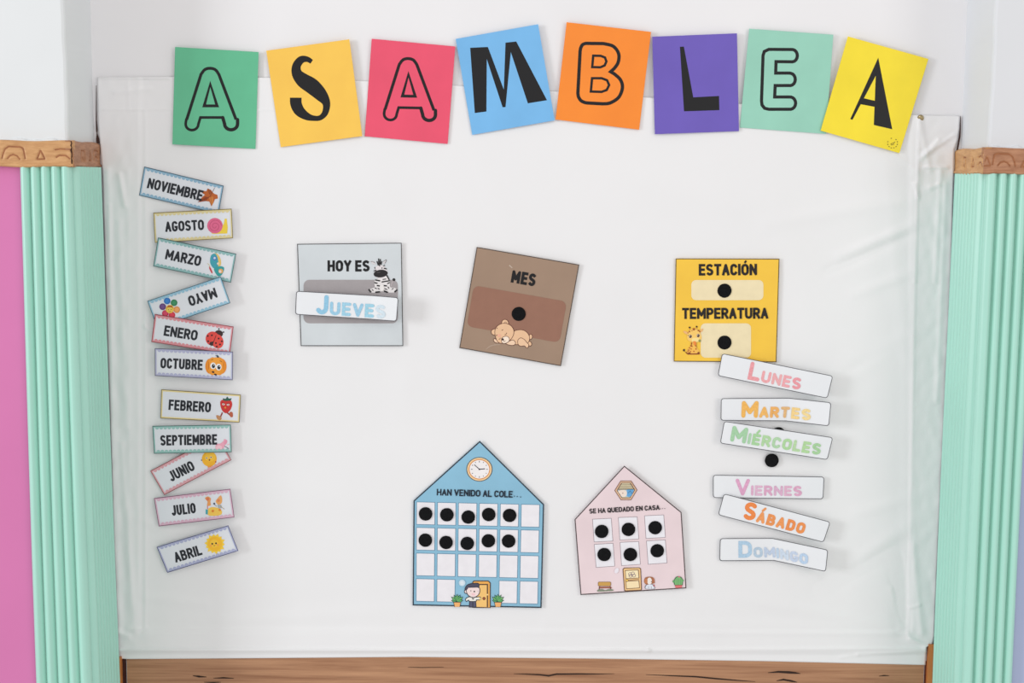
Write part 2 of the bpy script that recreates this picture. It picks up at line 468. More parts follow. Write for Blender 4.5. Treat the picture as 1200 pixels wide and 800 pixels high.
# ------------------------------------------------------------------ flat print: shapes laid on a card
def X(ox, oy, s):
    """coordinates read from an enlarged crop -> photograph"""
    return lambda pts: [(ox+p[0]/s, oy+p[1]/s) + tuple(w_/s for w_ in p[2:]) for p in pts]
def ellipse(cx, cy, rx, ry=None, rot=0, n=24, a0=0, a1=360):
    ry = rx if ry is None else ry; c, s = math.cos(R_(rot)), math.sin(R_(rot)); out = []
    full = abs(a1-a0) >= 360
    for i in range(n if full else n+1):
        a = R_(a0+(a1-a0)*i/n); x, y = rx*math.cos(a), ry*math.sin(a)
        out.append((cx+x*c-y*s, cy+x*s+y*c))
    return out
def rrect(x0, y0, x1, y1, r, n=5):
    out = []
    for cx, cy, a in ((x1-r, y0+r, -90), (x1-r, y1-r, 0), (x0+r, y1-r, 90), (x0+r, y0+r, 180)):
        for i in range(n+1):
            t = R_(a+90*i/n); out.append((cx+r*math.cos(t), cy+r*math.sin(t)))
    return out
def smooth_pts(pts, closed=False, n=5):
    """Catmull-Rom through points (with any extra value such as width)"""
    N = len(pts); out = []
    rng = range(N) if closed else range(N-1)
    for i in rng:
        p = [pts[(i+k) % N] if closed else pts[min(max(i+k, 0), N-1)] for k in (-1, 0, 1, 2)]
        for j in range(n):
            t = j/n
            out.append(tuple(.5*((2*b)+(c-a)*t+(2*a-5*b+4*c-d)*t*t+(-a+3*b-3*c+d)*t**3) for a, b, c, d in zip(*p)))
    if not closed: out.append(tuple(pts[-1]))
    return out

class Part:
    def __init__(s, card, name, base):
        s.card, s.name, s.v, s.f, s.mi, s.mats, s.layer = card, name, [], [], [], [], base
    def _m(s, rgb):
        m = M(rgb, 0.38, 0, 30, 0.03, 60, 0.4) if isinstance(rgb, tuple) else rgb
        if m not in s.mats: s.mats.append(m)
        return s.mats.index(m)
    def _pts(s, pts):
        k = len(s.v)
        for p in pts: s.v.append(P(p[0], p[1], s.card.lift(p[0], p[1])+s.layer))
        return k
    def poly(s, pts, rgb):
        s.layer += 1.4e-5; k = s._pts(pts)
        s.f.append(tuple(range(k, k+len(pts)))); s.mi.append(s._m(rgb)); return s
    def stroke(s, pts, w, rgb, closed=False, cap='butt'):
        """ribbon of constant (w) or per-point width (third value of the points)"""
        s.layer += 1.6e-5
        q = [pts[0]]
        for p in pts[1:]:
            if math.hypot(p[0]-q[-1][0], p[1]-q[-1][1]) > 1e-4: q.append(p)
        pts = q
        if closed and math.hypot(pts[0][0]-pts[-1][0], pts[0][1]-pts[-1][1]) < 1e-4: pts = pts[:-1]
        N = len(pts)
        if N < 2: return s
        if not closed and N > 2:                  # fold-backs become separate strokes with a round joint
            for i in range(1, N-1):
                a, b, d = pts[i-1], pts[i], pts[i+1]
                ux_, uy_, vx_, vy_ = b[0]-a[0], b[1]-a[1], d[0]-b[0], d[1]-b[1]
                if (ux_*vx_+uy_*vy_)/(math.hypot(ux_, uy_)*math.hypot(vx_, vy_)+1e-9) < -.25:
                    s.stroke(pts[:i+1], w, rgb, cap=cap); s.stroke(pts[i:], w, rgb, cap=cap)
                    r_ = (b[2] if len(b) > 2 else w)/2
                    return s.poly(ellipse(b[0], b[1], r_, n=10), rgb)
        wd = lambda p: (p[2] if len(p) > 2 else w)/2
        Ls, Rs = [], []
        for i, p in enumerate(pts):
            a = pts[(i-1) % N] if (closed or i) else None
            b = pts[(i+1) % N] if (closed or i < N-1) else None
            def nrm(u, v):
                dx, dy = v[0]-u[0], v[1]-u[1]; l = math.hypot(dx, dy) or 1e-9; return (-dy/l, dx/l)
            if a is None: n = nrm(p, b); k = 1
            elif b is None: n = nrm(a, p); k = 1
            else:
                n1, n2 = nrm(a, p), nrm(p, b); n = (n1[0]+n2[0], n1[1]+n2[1]); l = math.hypot(*n)
                if l < .2: n = n1; k = 1
                else:
                    n = (n[0]/l, n[1]/l); k = min(2.2, 1/max(.2, n[0]*n1[0]+n[1]*n1[1]))
            h = wd(p)*k
            Ls.append((p[0]+n[0]*h, p[1]+n[1]*h)); Rs.append((p[0]-n[0]*h, p[1]-n[1]*h))
        k = s._pts(Ls); k2 = s._pts(Rs); m = s._m(rgb)
        for i in range(N if closed else N-1):
            j = (i+1) % N
            s.f.append((k+i, k+j, k2+j, k2+i)); s.mi.append(m)
        if cap == 'round' and not closed:
            for e in (0, -1):
                s.layer += 2e-6; c = ellipse(pts[e][0], pts[e][1], wd(pts[e]), n=10)
                k = s._pts(c); s.f.append(tuple(range(k, k+len(c)))); s.mi.append(m)
        return s
    def disc(s, cx, cy, r, rgb, ry=None, rot=0, n=20): return s.poly(ellipse(cx, cy, r, ry, rot, n), rgb)
    def done(s, label=None):
        if not s.f: return None
        o = mk(s.name, s.v, s.f, s.mats, s.mi, parent=s.card.obj, origin=s.card.obj.location)
        # make every face look at the room
        for p in o.data.polygons:
            if p.normal.y > 0: p.flip()
        if label: o['label'] = label
        return o

class Card:
    """a flat (or gently bent) card on the wall.
    cols: list of (u, top point, bottom point, lift in mm) in photograph coordinates, u from 0 to 1"""
    def __init__(s, name, cols, mat, label, cat, group=None, outline=None, W=None, H=None, thick=.0006, absolute=None):
        s.cols = cols
        t0, t1, b0, b1 = cols[0][1], cols[-1][1], cols[0][2], cols[-1][2]
        d = lambda a, b: math.hypot(a[0]-b[0], a[1]-b[1])
        s.W = W or sum(d(a[1], b[1])+d(a[2], b[2]) for a, b in zip(cols[:-1], cols[1:]))/2
        s.H = H or (d(t0, b0)+d(t1, b1))/2
        s.o = ((t0[0]+b0[0])/2, (t0[1]+b0[1])/2)
        e = ((t1[0]+b1[0])/2-s.o[0], (t1[1]+b1[1])/2-s.o[1]); s.ax = e; s.l2 = e[0]**2+e[1]**2
        s.base = 0
        cx = P((t0[0]+t1[0]+b0[0]+b1[0])/4, (t0[1]+t1[1]+b0[1]+b1[1])/4, cols[0][3]*.001)
        # outline in photograph coordinates, meshed in columns so that it can bend
        loc = absolute if absolute else [s.L(x, y) for x, y in (outline or [(0, 0), (s.W, 0), (s.W, s.H), (0, s.H)])]
        if absolute: uv = [((p[0]-s.o[0])*s.ax[0]+(p[1]-s.o[1])*s.ax[1], -(p[0]-s.o[0])*s.ax[1]+(p[1]-s.o[1])*s.ax[0]) for p in absolute]
        else: uv = outline or [(0, 0), (s.W, 0), (s.W, s.H), (0, s.H)]
        us = sorted(set([round(p[0], 4) for p in uv])); lo, hi = us[0], us[-1]
        us = sorted(set(us + [lo+(hi-lo)*i/24 for i in range(1, 24)] + ([] if absolute else [q[0]*s.W for q in cols[1:-1]])))
        def yr(u):
            ys = []
            for a, b in zip(uv, uv[1:]+uv[:1]):
                if min(a[0], b[0])-1e-4 <= u <= max(a[0], b[0])+1e-4:
                    if abs(a[0]-b[0]) < 2e-4: ys += [a[1], b[1]]
                    else: ys.append(a[1]+(b[1]-a[1])*(u-a[0])/(b[0]-a[0]))
            return min(ys), max(ys)
        if absolute: back = lambda u, v: (s.o[0]+(u*s.ax[0]-v*s.ax[1])/s.l2, s.o[1]+(u*s.ax[1]+v*s.ax[0])/s.l2)
        else: back = s.L
        rows = 4; vs = []; fs = []
        for lay in (0, 1):
            for u in us:
                a, b = yr(u)
                for j in range(rows+1):
                    q = back(u, a+(b-a)*j/rows); vs.append(P(q[0], q[1], s.lift(*q)-lay*thick))
        n = len(us); c = rows+1; off = n*c
        for i in range(n-1):
            for j in range(rows):
                a = i*c+j; fs.append((a, a+1, a+c+1, a+c)); fs.append((off+a, off+a+c, off+a+c+1, off+a+1))
            a = i*c; fs.append((a, a+c, off+a+c, off+a)); a = i*c+rows; fs.append((a+c, a, off+a, off+a+c))
        for j in range(rows):
            fs.append((j+1, j, off+j, off+j+1)); a = (n-1)*c+j; fs.append((a, a+1, off+a+1, off+a))
        s.obj = mk(name, vs, fs, mat, origin=cx)
        props(s.obj, label, cat, group)
        s.layer = 5e-5 if len(cols) == 2 else 2.2e-4
    def L(s, x, y):
        u = x/s.W; v = y/s.H
        for a, b in zip(s.cols[:-1], s.cols[1:]):
            if u <= b[0] or b is s.cols[-1]:
                t = (u-a[0])/(b[0]-a[0])
                top = [a[1][k]+(b[1][k]-a[1][k])*t for k in (0, 1)]; bot = [a[2][k]+(b[2][k]-a[2][k])*t for k in (0, 1)]
                return (top[0]+(bot[0]-top[0])*v, top[1]+(bot[1]-top[1])*v)
    def lift(s, px, py):
        u = ((px-s.o[0])*s.ax[0]+(py-s.o[1])*s.ax[1])/s.l2
        tab = [(c[0], c[3]) for c in s.cols]
        return interp(u, tab)*.001 + .0003
    def part(s, name, layer=None):
        if layer is None: s.layer += 1e-4; layer = s.layer
        return Part(s, name, layer)
    def ll(s, pts): return [s.L(*p[:2])+tuple(p[2:]) for p in pts]

def quad(tl, tr, br, bl, lifts=(8, 8)):
    return [(0, tl, bl, lifts[0]), (1, tr, br, lifts[1])]

# ---- stroke alphabet (capital letters, y downwards, centre lines inside a unit box)
def arc(cx, cy, rx, ry, a0, a1, n=8): return [(cx+rx*math.cos(R_(a0+(a1-a0)*i/n)), cy+ry*math.sin(R_(a0+(a1-a0)*i/n))) for i in range(n+1)]
Oc = arc(.5,.3,.5,.3,0,-180)+arc(.5,.7,.5,.3,180,0)
G = {
 'A': ([[(0,1),(.5,0),(1,1)], [(.16,.68),(.84,.68)]], 1.0),
 'B': ([[(0,.5),(0,0)]+arc(.55,.235,.37,.235,-90,90)+[(.2,.47)], [(.2,.47)]+arc(.6,.735,.4,.265,-90,90)+[(0,1),(0,.4)]], .95),
 'C': ([arc(.5,.3,.5,.3,-28,-180)+arc(.5,.7,.5,.3,180,28)], .92),
 'D': ([[(0,.5),(0,1)]+arc(.45,.68,.55,.32,90,0)+arc(.45,.32,.55,.32,0,-90)+[(0,0),(0,.6)]], .97),
 'E': ([[(1,0),(0,0),(0,1),(1,1)], [(0,.49),(.88,.49)]], .82),
 'F': ([[(1,0),(0,0),(0,1)], [(0,.49),(.88,.49)]], .8),
 'G': ([arc(.5,.28,.5,.28,-35,-180)+arc(.5,.7,.5,.3,180,0)+[(1,.58),(.68,.58)]], .97),
 'H': ([[(0,0),(0,1)], [(1,0),(1,1)], [(0,.5),(1,.5)]], 1.0),
 'I': ([[(.5,0),(.5,1)]], 0.0),
 'J': ([[(1,0),(1,.7)]+arc(.5,.7,.5,.3,0,145)], .78),
 'L': ([[(0,0),(0,1),(1,1)]], .78),
 'M': ([[(0,1),(0,0),(.5,.72),(1,0),(1,1)]], 1.3),
 'N': ([[(0,1),(0,0),(1,1),(1,0)]], 1.0),
 'O': ([Oc+[(1,.3)]], 1.0),
 'P': ([[(0,1),(0,0)]+arc(.55,.27,.45,.27,-90,90)+[(0,.54)]], .92),
 'Q': ([Oc+[(1,.3)], [(.6,.75),(1,1.02)]], 1.0),
 'R': ([[(0,1),(0,0)]+arc(.55,.26,.42,.26,-90,90)+[(0,.52)], [(.5,.52),(1,1)]], .95),
 'S': ([arc(.5,.25,.5,.25,-45,-180)+[(.03,.33),(.18,.43),(.5,.5),(.82,.57),(.97,.67)]+arc(.5,.75,.5,.25,0,135)], .95),
 'T': ([[(0,0),(1,0)], [(.5,0),(.5,1)]], .95),
 'U': ([[(0,0)]+arc(.5,.7,.5,.3,180,0)+[(1,0)]], 1.0),
 'V': ([[(0,0),(.5,1),(1,0)]], 1.02),
 'Y': ([[(0,0),(.5,.52),(1,0)], [(.5,.52),(.5,1)]], 1.0),
 'Z': ([[(0,0),(1,0),(0,1),(1,1)]], .92),
 '.': ([[(.5,.93),(.5,1)]], 0.0),
}
ACC = {'Á': 'A', 'É': 'E', 'Ó': 'O'}
def text(part, s, p0, p1, h, t, rgb, cap='butt', small=None, gap=.55, base_down=None):
    """lettering from p0 to p1 (top-left and top-right of the line in the photograph).
    small: cap height of every letter after the first (stands on the same base line)"""
    dx, dy = p1[0]-p0[0], p1[1]-p0[1]; Wt = math.hypot(dx, dy); ux, uy = dx/Wt, dy/Wt; vx, vy = -uy, ux
    if base_down: vx, vy = base_down
    hs = [h if (i == 0 or small is None) else small for i in range(len(s))]
    ts = [t*1.38 if (small and i == 0) else t for i in range(len(s))]
    rel = []
    for ch, hh in zip(s, hs):
        if ch == ' ': rel.append(.45*hh)
        else: rel.append(G[ACC.get(ch, ch)][1]*hh)
    fixed = sum((ts[i] if s[i] != ' ' else 0) + (t*gap) for i in range(len(s))) - t*gap
    k = (Wt-fixed)/sum(rel)
    x = 0
    for i, ch in enumerate(s):
        if ch == ' ': x += rel[i]*k+t*gap; continue
        st, _ = G[ACC.get(ch, ch)]; cw = rel[i]*k; hh = hs[i]; tt = ts[i]; y0 = h-hh
        col = rgb[i % len(rgb)] if isinstance(rgb, list) else rgb
        for pl in st:
            q = []
            for (a, b) in pl:
                lx = x+tt/2+a*cw - (cw*.5 if ch in 'I.' and cw else 0); ly = y0+tt/2+b*(hh-tt)
                q.append((p0[0]+ux*lx+vx*ly, p0[1]+uy*lx+vy*ly))
            if cap == 'butt':                     # square ends
                for e, g_ in ((0, 1), (-1, -2)):
                    l = math.hypot(q[e][0]-q[g_][0], q[e][1]-q[g_][1]) or 1
                    q[e] = (q[e][0]+(q[e][0]-q[g_][0])/l*tt*.46, q[e][1]+(q[e][1]-q[g_][1])/l*tt*.46)
            part.stroke(q, tt, col, cap=cap)
        if ch in ACC:
            q = [(x+tt/2+cw*.42, y0-tt*.35), (x+tt/2+cw*.75, y0-tt*1.25)]
            part.stroke([(p0[0]+ux*a+vx*b, p0[1]+uy*a+vy*b) for a, b in q], tt*.75, col, cap=cap)
        x += cw+tt+t*gap

velcro = M((20, 20, 22), .95, .0012, 900, .3, 400, .15)
def dot(cx, cy, parent=None, lift=.009, r=8.1, thick=.0022, px=True):
    """fuzzy round hook-and-loop dot with a softly domed rim"""
    S = DIST/F_PX; c = P(cx, cy, lift); rr = r*S; vs = []; fs = []; n = 30
    rnd = random.Random(int(cx*7+cy))
    rings = [(1.0, 0), (1.02, .5), (.95, .9), (.8, 1.0), (.4, 1.03)]
    for f, h in rings:
        for i in range(n):
            a = 2*math.pi*i/n; q = f*(1+rnd.uniform(-.012, .012))
            vs.append((c.x+rr*q*math.cos(a), c.y-thick*h*(1+rnd.uniform(-.05, .05)), c.z+rr*q*math.sin(a)))
    vs.append((c.x, c.y-thick, c.z))
    for k in range(len(rings)-1):
        for i in range(n):
            j = (i+1) % n; fs.append((k*n+i, k*n+j, (k+1)*n+j, (k+1)*n+i))
    k = len(rings)-1
    for i in range(n): fs.append((k*n+i, k*n+(i+1) % n, len(vs)-1))
    return mk('fastener_dot', vs, fs, velcro, parent=parent, origin=parent.location if parent else c, smooth=True)

K = (16, 16, 19)
# ------------------------------------------------------------------ the eight letter cards ASAMBLEA
def gloss(rgb): return M(rgb, .26, .0009, 24, .05, 14, .5)
g = 'letter cards spelling the heading across the top'
def lcard(tl, tr, br, bl, rgb, label, lifts=(6, 6)):
    return Card('letter_card', quad(tl, tr, br, bl, lifts), gloss(rgb), label, 'letter card', g)
def outlineA(c, tf, rgb=K):
    p = c.part('printed_letter')
    pts = [(142,602),(228,335),(245,310),(280,302),(315,312),(332,335),(432,602)]
    top = smooth_pts([(228,335),(250,308),(280,300),(311,308),(332,335)])
    p.stroke(tf([(144,600)]+top+[(433,600)]), 3.5, rgb)
    p.stroke(tf([(142,598),(138,622)]+ellipse(175,628,37,34,n=12,a0=180,a1=0)+[(224,588)]), 3.1, rgb, cap='round')
    p.stroke(tf([(218,588),(360,588)]), 3.1, rgb)
    p.stroke(tf([(355,588)]+ellipse(404,626,38,34,n=12,a0=180,a1=0)+[(442,600)]), 3.9, rgb, cap='round')
    p.stroke(tf([(282,392),(322,520),(246,520)]), 3.3, rgb, closed=True)
    p.done()
a1 = lcard((205.2,55),(303,61),(299.4,174.4),(202,169), (98,186,145), 'green laminated card with a hollow outlined letter A, first of the heading', (7, 5))
outlineA(a1, X(190,20,5))
c = lcard((312,59.4),(409.4,46),(424.6,159.4),(329,172.4), (248,197,84), 'tilted amber card with a thick solid black letter S', (5, 8))
p = c.part('printed_letter')
p.stroke(X(190,20,5)(smooth_pts([(876,262,26),(850,247,32),(815,250,44),(788,285,50),(790,330,62),(825,370,84),(878,405,92),(930,455,76),(962,505,46),(955,560,36),(925,590,30),(885,592,32),(845,580,46),(805,550,62),(785,510,67),(783,472,68)])), 1, K)
p.done()
c = lcard((435.6,45.4),(533.6,54.4),(524.6,168.6),(427.4,159.6), (232,82,110), 'raspberry red card with a hollow outlined letter A beside the amber S card', (5, 6))
outlineA(c, lambda pts: X(420,20,5)([(q[0]*.99+14, q[1]*1.0-57+(q[0]-280)*.02) for q in pts]))
c = lcard((534,45.6),(630.6,28.4),(650,141),(553.4,158), (118,182,232), 'tilted sky blue card with a solid black letter M', (6, 7))
p = c.part('printed_letter')
p.poly(X(420,20,5)([(655,180),(758,175),(765,192),(852,425),(862,150),(925,143),(1105,487),(993,505),(893,205),(862,527),(845,528),(752,245),(750,553),(682,562)]), K); p.done()
c = lcard((664,26),(763,37.4),(749,152),(651,140), (248,138,44), 'bright orange card with a hollow outlined letter B', (6, 6))
p = c.part('printed_letter'); tf = X(640,20,5)
p.stroke(tf([(235,154)]+smooth_pts([(330,155),(345,157),(395,172),(425,215),(422,265),(400,300)], n=4)+[(378,320)]+smooth_pts([(400,333),(436,368),(447,415),(425,470),(375,503),(330,508)], n=4)+[(240,503)]+smooth_pts([(228,501),(205,490),(190,468),(186,445)], n=4)+[(199,200)]+smooth_pts([(202,182),(212,163),(228,155)], n=4)), 3.9, K, closed=True)
p.stroke(tf([(276,226),(320,227),(345,237),(353,260),(343,283),(318,294),(270,293)]), 2.8, K, closed=True)
p.stroke(tf([(269,358),(325,358),(357,370),(369,398),(355,427),(325,438),(262,436)]), 2.8, K, closed=True); p.done()
c = lcard((764.4,43),(863.6,39),(866,153.6),(767.4,157.2), (108,90,184), 'violet card with a solid black slanting letter L', (7, 6))
p = c.part('printed_letter'); p.poly(tf([(784,174),(807,173),(862,470),(1013,462),(1015,545),(808,552)]), K); p.done()
c = lcard((878,33.6),(976.6,40.6),(968,156.8),(867,149.4), (150,206,186), 'pale seafoam card with a hollow outlined letter E', (4, 5))
tf = X(860,20,5); p = c.part('printed_letter')
p.stroke(tf([(205,189),(340,190)]+ellipse(342,226,30,36,n=8,a0=-80,a1=85)+[(247,261),(245,328),(325,328)]+ellipse(330,365,30,36,n=8,a0=-80,a1=85)+[(242,401),(239,468),(325,468)]+ellipse(330,504,32,36,n=8,a0=-80,a1=85)+[(205,540),(180,534),(165,515),(162,490),(171,225),(178,202)]), 3.7, K, closed=True); p.done()
c = lcard((993.6,42.6),(1088,69),(1054,179.4),(961.6,153), (244,220,50), 'lemon yellow card tilted right with a solid black letter A, last of the heading', (8, 8))
p = c.part('printed_letter')
p.poly(tf([(846,238),(836,335),(695,602),(682,597)]), K); p.poly(tf([(760,475),(838,493),(832,527),(740,510)]), K)
p.poly(tf([(846,238),(928,657),(820,632),(832,330)]), K); p.done()
p = c.part('tiny_seal')
for i in range(13):
    a = R_(i*30+15)
    if 3.9 < (a % 6.28) < 5.6 and i % 2: continue
    x, y = 930+29*math.cos(a), 738+29*math.sin(a); tx, ty = -math.sin(a)*3.6, math.cos(a)*3.6
    p.stroke(tf([(x-tx, y-ty), (x+tx, y+ty)]), .9, (120,108,30))
p.stroke(tf([(918,746),(928,738)]), .8, (120,108,30)); p.stroke(tf([(932,740),(944,731)]), .8, (120,108,30)); p.stroke(tf([(922,750),(940,744)]), .6, (120,108,30))
p.done()

# ------------------------------------------------------------------ month cards
NAVY = (34, 38, 46)
def month(tl, tr, br, bl, lifts, name, x0, x1, border, label, draw, edge=None, h=12.2, yc=17.2, scallop=True, t=2.45):
    c = Card('month_card', quad(tl, tr, br, bl, lifts), M((226, 229, 236), .3, .0006, 25, .015, 30, .45), label, 'month card', 'month name cards in a column at the left')
    W, H = c.W, c.H
    edge = edge or tuple(int(v*.55) for v in border)
    p = c.part('scalloped_border')
    light = tuple(int(v+(235-v)*.22) for v in border)
    for a, b, q in (((0, 1.1), (W, 1.1), 1), ((0, H-1.1), (W, H-1.1), -1)):
        p.stroke(c.ll([(W*i/12, a[1]) for i in range(13)]), 2.2, light)
        if scallop:
            n = int(W/4.9)
            for i in range(n):
                cx = 3+(W-6)*(i+.5)/n
                pts = [(cx+2.2*math.cos(R_(k*30)), a[1]+q*(1.2+2.1*math.sin(R_(k*30)))) for k in range(7)]
                p.poly(c.ll(pts), light)
    p.stroke(c.ll([(1.0, 0), (1.0, H)]), 2.0, light); p.stroke(c.ll([(W-1.0, 0), (W-1.0, H)]), 2.0, light)
    p.stroke(c.ll([(.4, .4), (W*.25, .4), (W*.5, .4), (W*.75, .4), (W-.4, .4), (W-.4, H-.4), (W*.75, H-.4), (W*.5, H-.4), (W*.25, H-.4), (.4, H-.4)]), .8, edge, closed=True)
    p.done()
    p = c.part('lettering')
    text(p, name, c.L(x0, yc-h/2), c.L(x1, yc-h/2), h, t, NAVY, gap=.3); p.done()
    draw(c); return c

def d_leaf(c):
    f = X(150,185,8); p = c.part('leaf_drawing'); o = (190,98,42)
    p.poly(f([(655,415),(700,362),(722,345),(695,328),(688,306),(735,312),(746,286),(778,300),(797,326),(812,337),(838,346),(843,380),(815,386),(802,420),(782,454),(762,408),(728,404)]), o)
    p.poly(f([(655,415),(722,360),(760,372),(728,404)]), (150,66,30)); p.poly(f([(746,286),(778,300),(790,330),(760,340)]), (160,82,40))
    p.poly(f([(760,372),(798,360),(802,420),(782,454)]), (208,128,60))
    p.stroke(f([(655,415),(770,360),(812,280)]), .5, (110,50,28)); p.stroke(f([(782,450),(775,360),(748,290)]), .3, (120,60,30)); p.done()
def d_snail(c):
    f = X(150,185,8); p = c.part('snail_drawing')
    p.poly(f([(780,705),(800,712),(930,708),(935,650),(925,568),(906,570),(900,610),(886,640),(840,640)]), (238,206,70))
    p.disc(*f([(815,635)])[0], 9.1, (222,104,142))
    sp_ = [(815+(10+i*2.1)*math.cos(i*.5), 640+(10+i*2.1)*math.sin(i*.5)) for i in range(26)]
    p.stroke(f(sp_), .6, (190,70,110)); p.done()
def d_butterfly(c):
    f = X(150,270,8); p = c.part('butterfly_drawing')
    p.poly(f(smooth_pts([(800,352),(772,300),(775,245),(805,215),(840,222),(868,270),(870,320),(845,350)], True)), (232,196,110))
    p.poly(f(smooth_pts([(800,352),(770,300),(778,235),(812,216),(835,240),(848,300),(838,345)], True)), (66,160,176))
    p.disc(*f([(812,262)])[0], 2.6, (84,126,190)); p.disc(*f([(812,258)])[0], 1.3, (205,225,235)); p.disc(*f([(845,310)])[0], 1.4, (235,210,190))
    p.poly(f(smooth_pts([(805,360),(850,335),(898,345),(895,385),(868,425),(835,420)], True)), (52,158,160))
    p.disc(*f([(870,380)])[0], 2.7, (232,170,96)); p.disc(*f([(864,384)])[0], 1.6, (240,215,205))
    p.disc(*f([(776,370)])[0], 1.0, (208,70,74), ry=4.4, rot=-24)
    p.stroke(f([(770,345),(758,318),(742,308)]), .4, (200,180,90)); p.done()
def d_flower(c):
    f = X(150,270,8); p = c.part('flower_drawing')
    for (x, y), col in zip([(350,777),(412,792),(457,742),(432,677),(367,660),(325,714)], [(196,52,84),(206,48,70),(226,150,84),(46,128,84),(40,112,186),(98,62,122)]):
        p.disc(*f([(x, y)])[0], 3.9, col)
        p.disc(*f([(x, y)])[0], 2.4, tuple(min(255, v+18) for v in col))
    p.disc(*f([(392,735)])[0], 4.9, (240,200,80)); p.disc(*f([(392,735)])[0], 4.1, (226,150,50))
    p.disc(*f([(392,742)])[0], 3.6, (236,208,90)); p.poly(f([(365,722),(380,702),(410,704),(422,724),(395,718)]), (176,84,40))
    p.disc(*f([(380,742)])[0], .5, (60,40,30)); p.disc(*f([(405,740)])[0], .5, (60,40,30))
    p.stroke(f([(380,756),(392,762),(404,754)]), .5, (170,50,40)); p.done()
def d_ladybug(c):
    f = X(150,360,8); p = c.part('ladybird_drawing')
    p.poly(f(ellipse(850,248,40,34)), (62,44,44))
    p.poly(f(ellipse(790,292,62,66,20)), (222,72,66)); p.poly(f(ellipse(838,318,56,68,-20)), (228,78,70))
    p.stroke(f([(826,262),(800,330),(775,365)]), .7, (80,30,34)); p.poly(f([(800,318),(770,325),(760,350),(798,362)]), (64,40,40))
    for x, y in [(748,268),(786,262),(752,318),(850,292),(880,318),(824,335),(862,348),(832,368)]: p.disc(*f([(x, y)])[0], 1.1, (54,28,32), n=10)
    p.stroke(f([(850,228),(852,204)]), .5, K); p.stroke(f([(868,240),(894,232)]), .5, K)
    p.disc(*f([(852,202)])[0], .9, K, n=10); p.disc(*f([(896,232)])[0], .9, K, n=10); p.done()
def d_pumpkin(c):
    f = X(150,360,8); p = c.part('pumpkin_drawing')
    p.poly(f([(828,486),(834,462),(818,452),(840,446),(856,466),(852,488)]), (42,70,84))
    for x, rx, col in ((770,46,(232,140,40)),(876,48,(232,140,40)),(795,50,(238,152,48)),(856,50,(238,152,48)),(825,52,(244,162,58))):
        p.poly(f(ellipse(x,552,rx,84 if rx > 48 else 72)), col)
    for x in (755, 896): p.poly(f(ellipse(x,545,4,40)), (206,110,28))
    for x, y in ((798,548),(850,560)): p.poly(f(ellipse(x,y,27,31)), (240,240,240)); p.poly(f(ellipse(x+3,y+2,15,20)), (26,30,44)); p.disc(*f([(x+7,y-6)])[0], .6, (240,240,240), n=8)
    p.poly(f(ellipse(798,606,13,9,20)), (70,30,24)); p.poly(f(ellipse(820,630,14,8,20)), (40,24,30)); p.stroke(f([(780,495),(800,488)]), .5, (120,60,20)); p.stroke(f([(860,500),(882,512)]), .5, (120,60,20)); p.done()
def d_straw(c):
    f = X(150,440,8); p = c.part('strawberry_drawing')
    p.stroke(f([(885,345),(868,385)]), 1.6, (150,60,60)); p.stroke(f([(928,345),(960,372)]), 1.6, (150,60,60))
    p.poly(f(smooth_pts([(828,372),(862,378),(878,400),(862,418),(836,405)], True)), (196,140,96)); p.poly(f(smooth_pts([(958,340),(980,345),(982,385),(962,388),(950,362)], True)), (186,96,70))
    p.poly(f(smooth_pts([(864,262),(875,232),(918,222),(962,232),(977,268),(960,320),(920,352),(882,325)], True)), (204,52,50))
    p.poly(f([(890,212),(915,218),(930,196),(945,215),(972,212),(962,234),(918,238),(890,232)]), (46,92,80))
    for x, y in ((895,268),(938,272)): p.poly(f(ellipse(x,y,13,9)), (240,220,215)); p.disc(*f([(x,y)])[0], .55, K, n=8)
    p.stroke(f([(880,254),(906,262)]), .5, (60,20,22)); p.stroke(f([(950,260),(925,266)]), .5, (60,20,22)); p.disc(*f([(912,300)])[0], 1.1, (226,150,60)); p.done()
def d_bird(c):
    f = X(150,440,8); p = c.part('pink_bird_drawing')
    p.poly(f(smooth_pts([(820,668),(832,640),(865,636),(895,612),(900,596),(922,600),(920,622),(908,650),(895,682),(860,702),(828,692)], True)), (236,168,188))
    p.poly(f(smooth_pts([(824,672),(850,652),(878,662),(876,690),(845,698)], True)), (246,196,208)); p.poly(f(ellipse(915,625,13,24,25)), (230,150,176))
    p.stroke(f([(905,660),(945,684)]), .7, (70,66,90)); p.stroke(f([(925,650),(955,640)]), .8, (240,190,200)); p.done()
def d_chick(c):
    f = X(150,515,8); p = c.part('yellow_chick_drawing')
    p.poly(f(ellipse(762,180,70,72)), (244,182,44)); p.poly(f(ellipse(770,160,50,44)), (248,196,64))
    p.poly(f([(745,245),(790,238),(800,258),(748,262)]), (240,160,60)); p.disc(*f([(690,192)])[0], .8, (90,90,110), n=8); p.disc(*f([(822,208)])[0], .9, (180,50,80), n=8)
    for x, y in ((737,172),(778,165)): p.disc(*f([(x,y)])[0], 1.2, (240,236,220), n=10); p.disc(*f([(x,y)])[0], .8, (50,60,60), n=10)
    p.disc(*f([(764,190)])[0], 1.0, (140,70,30), n=10); p.done()
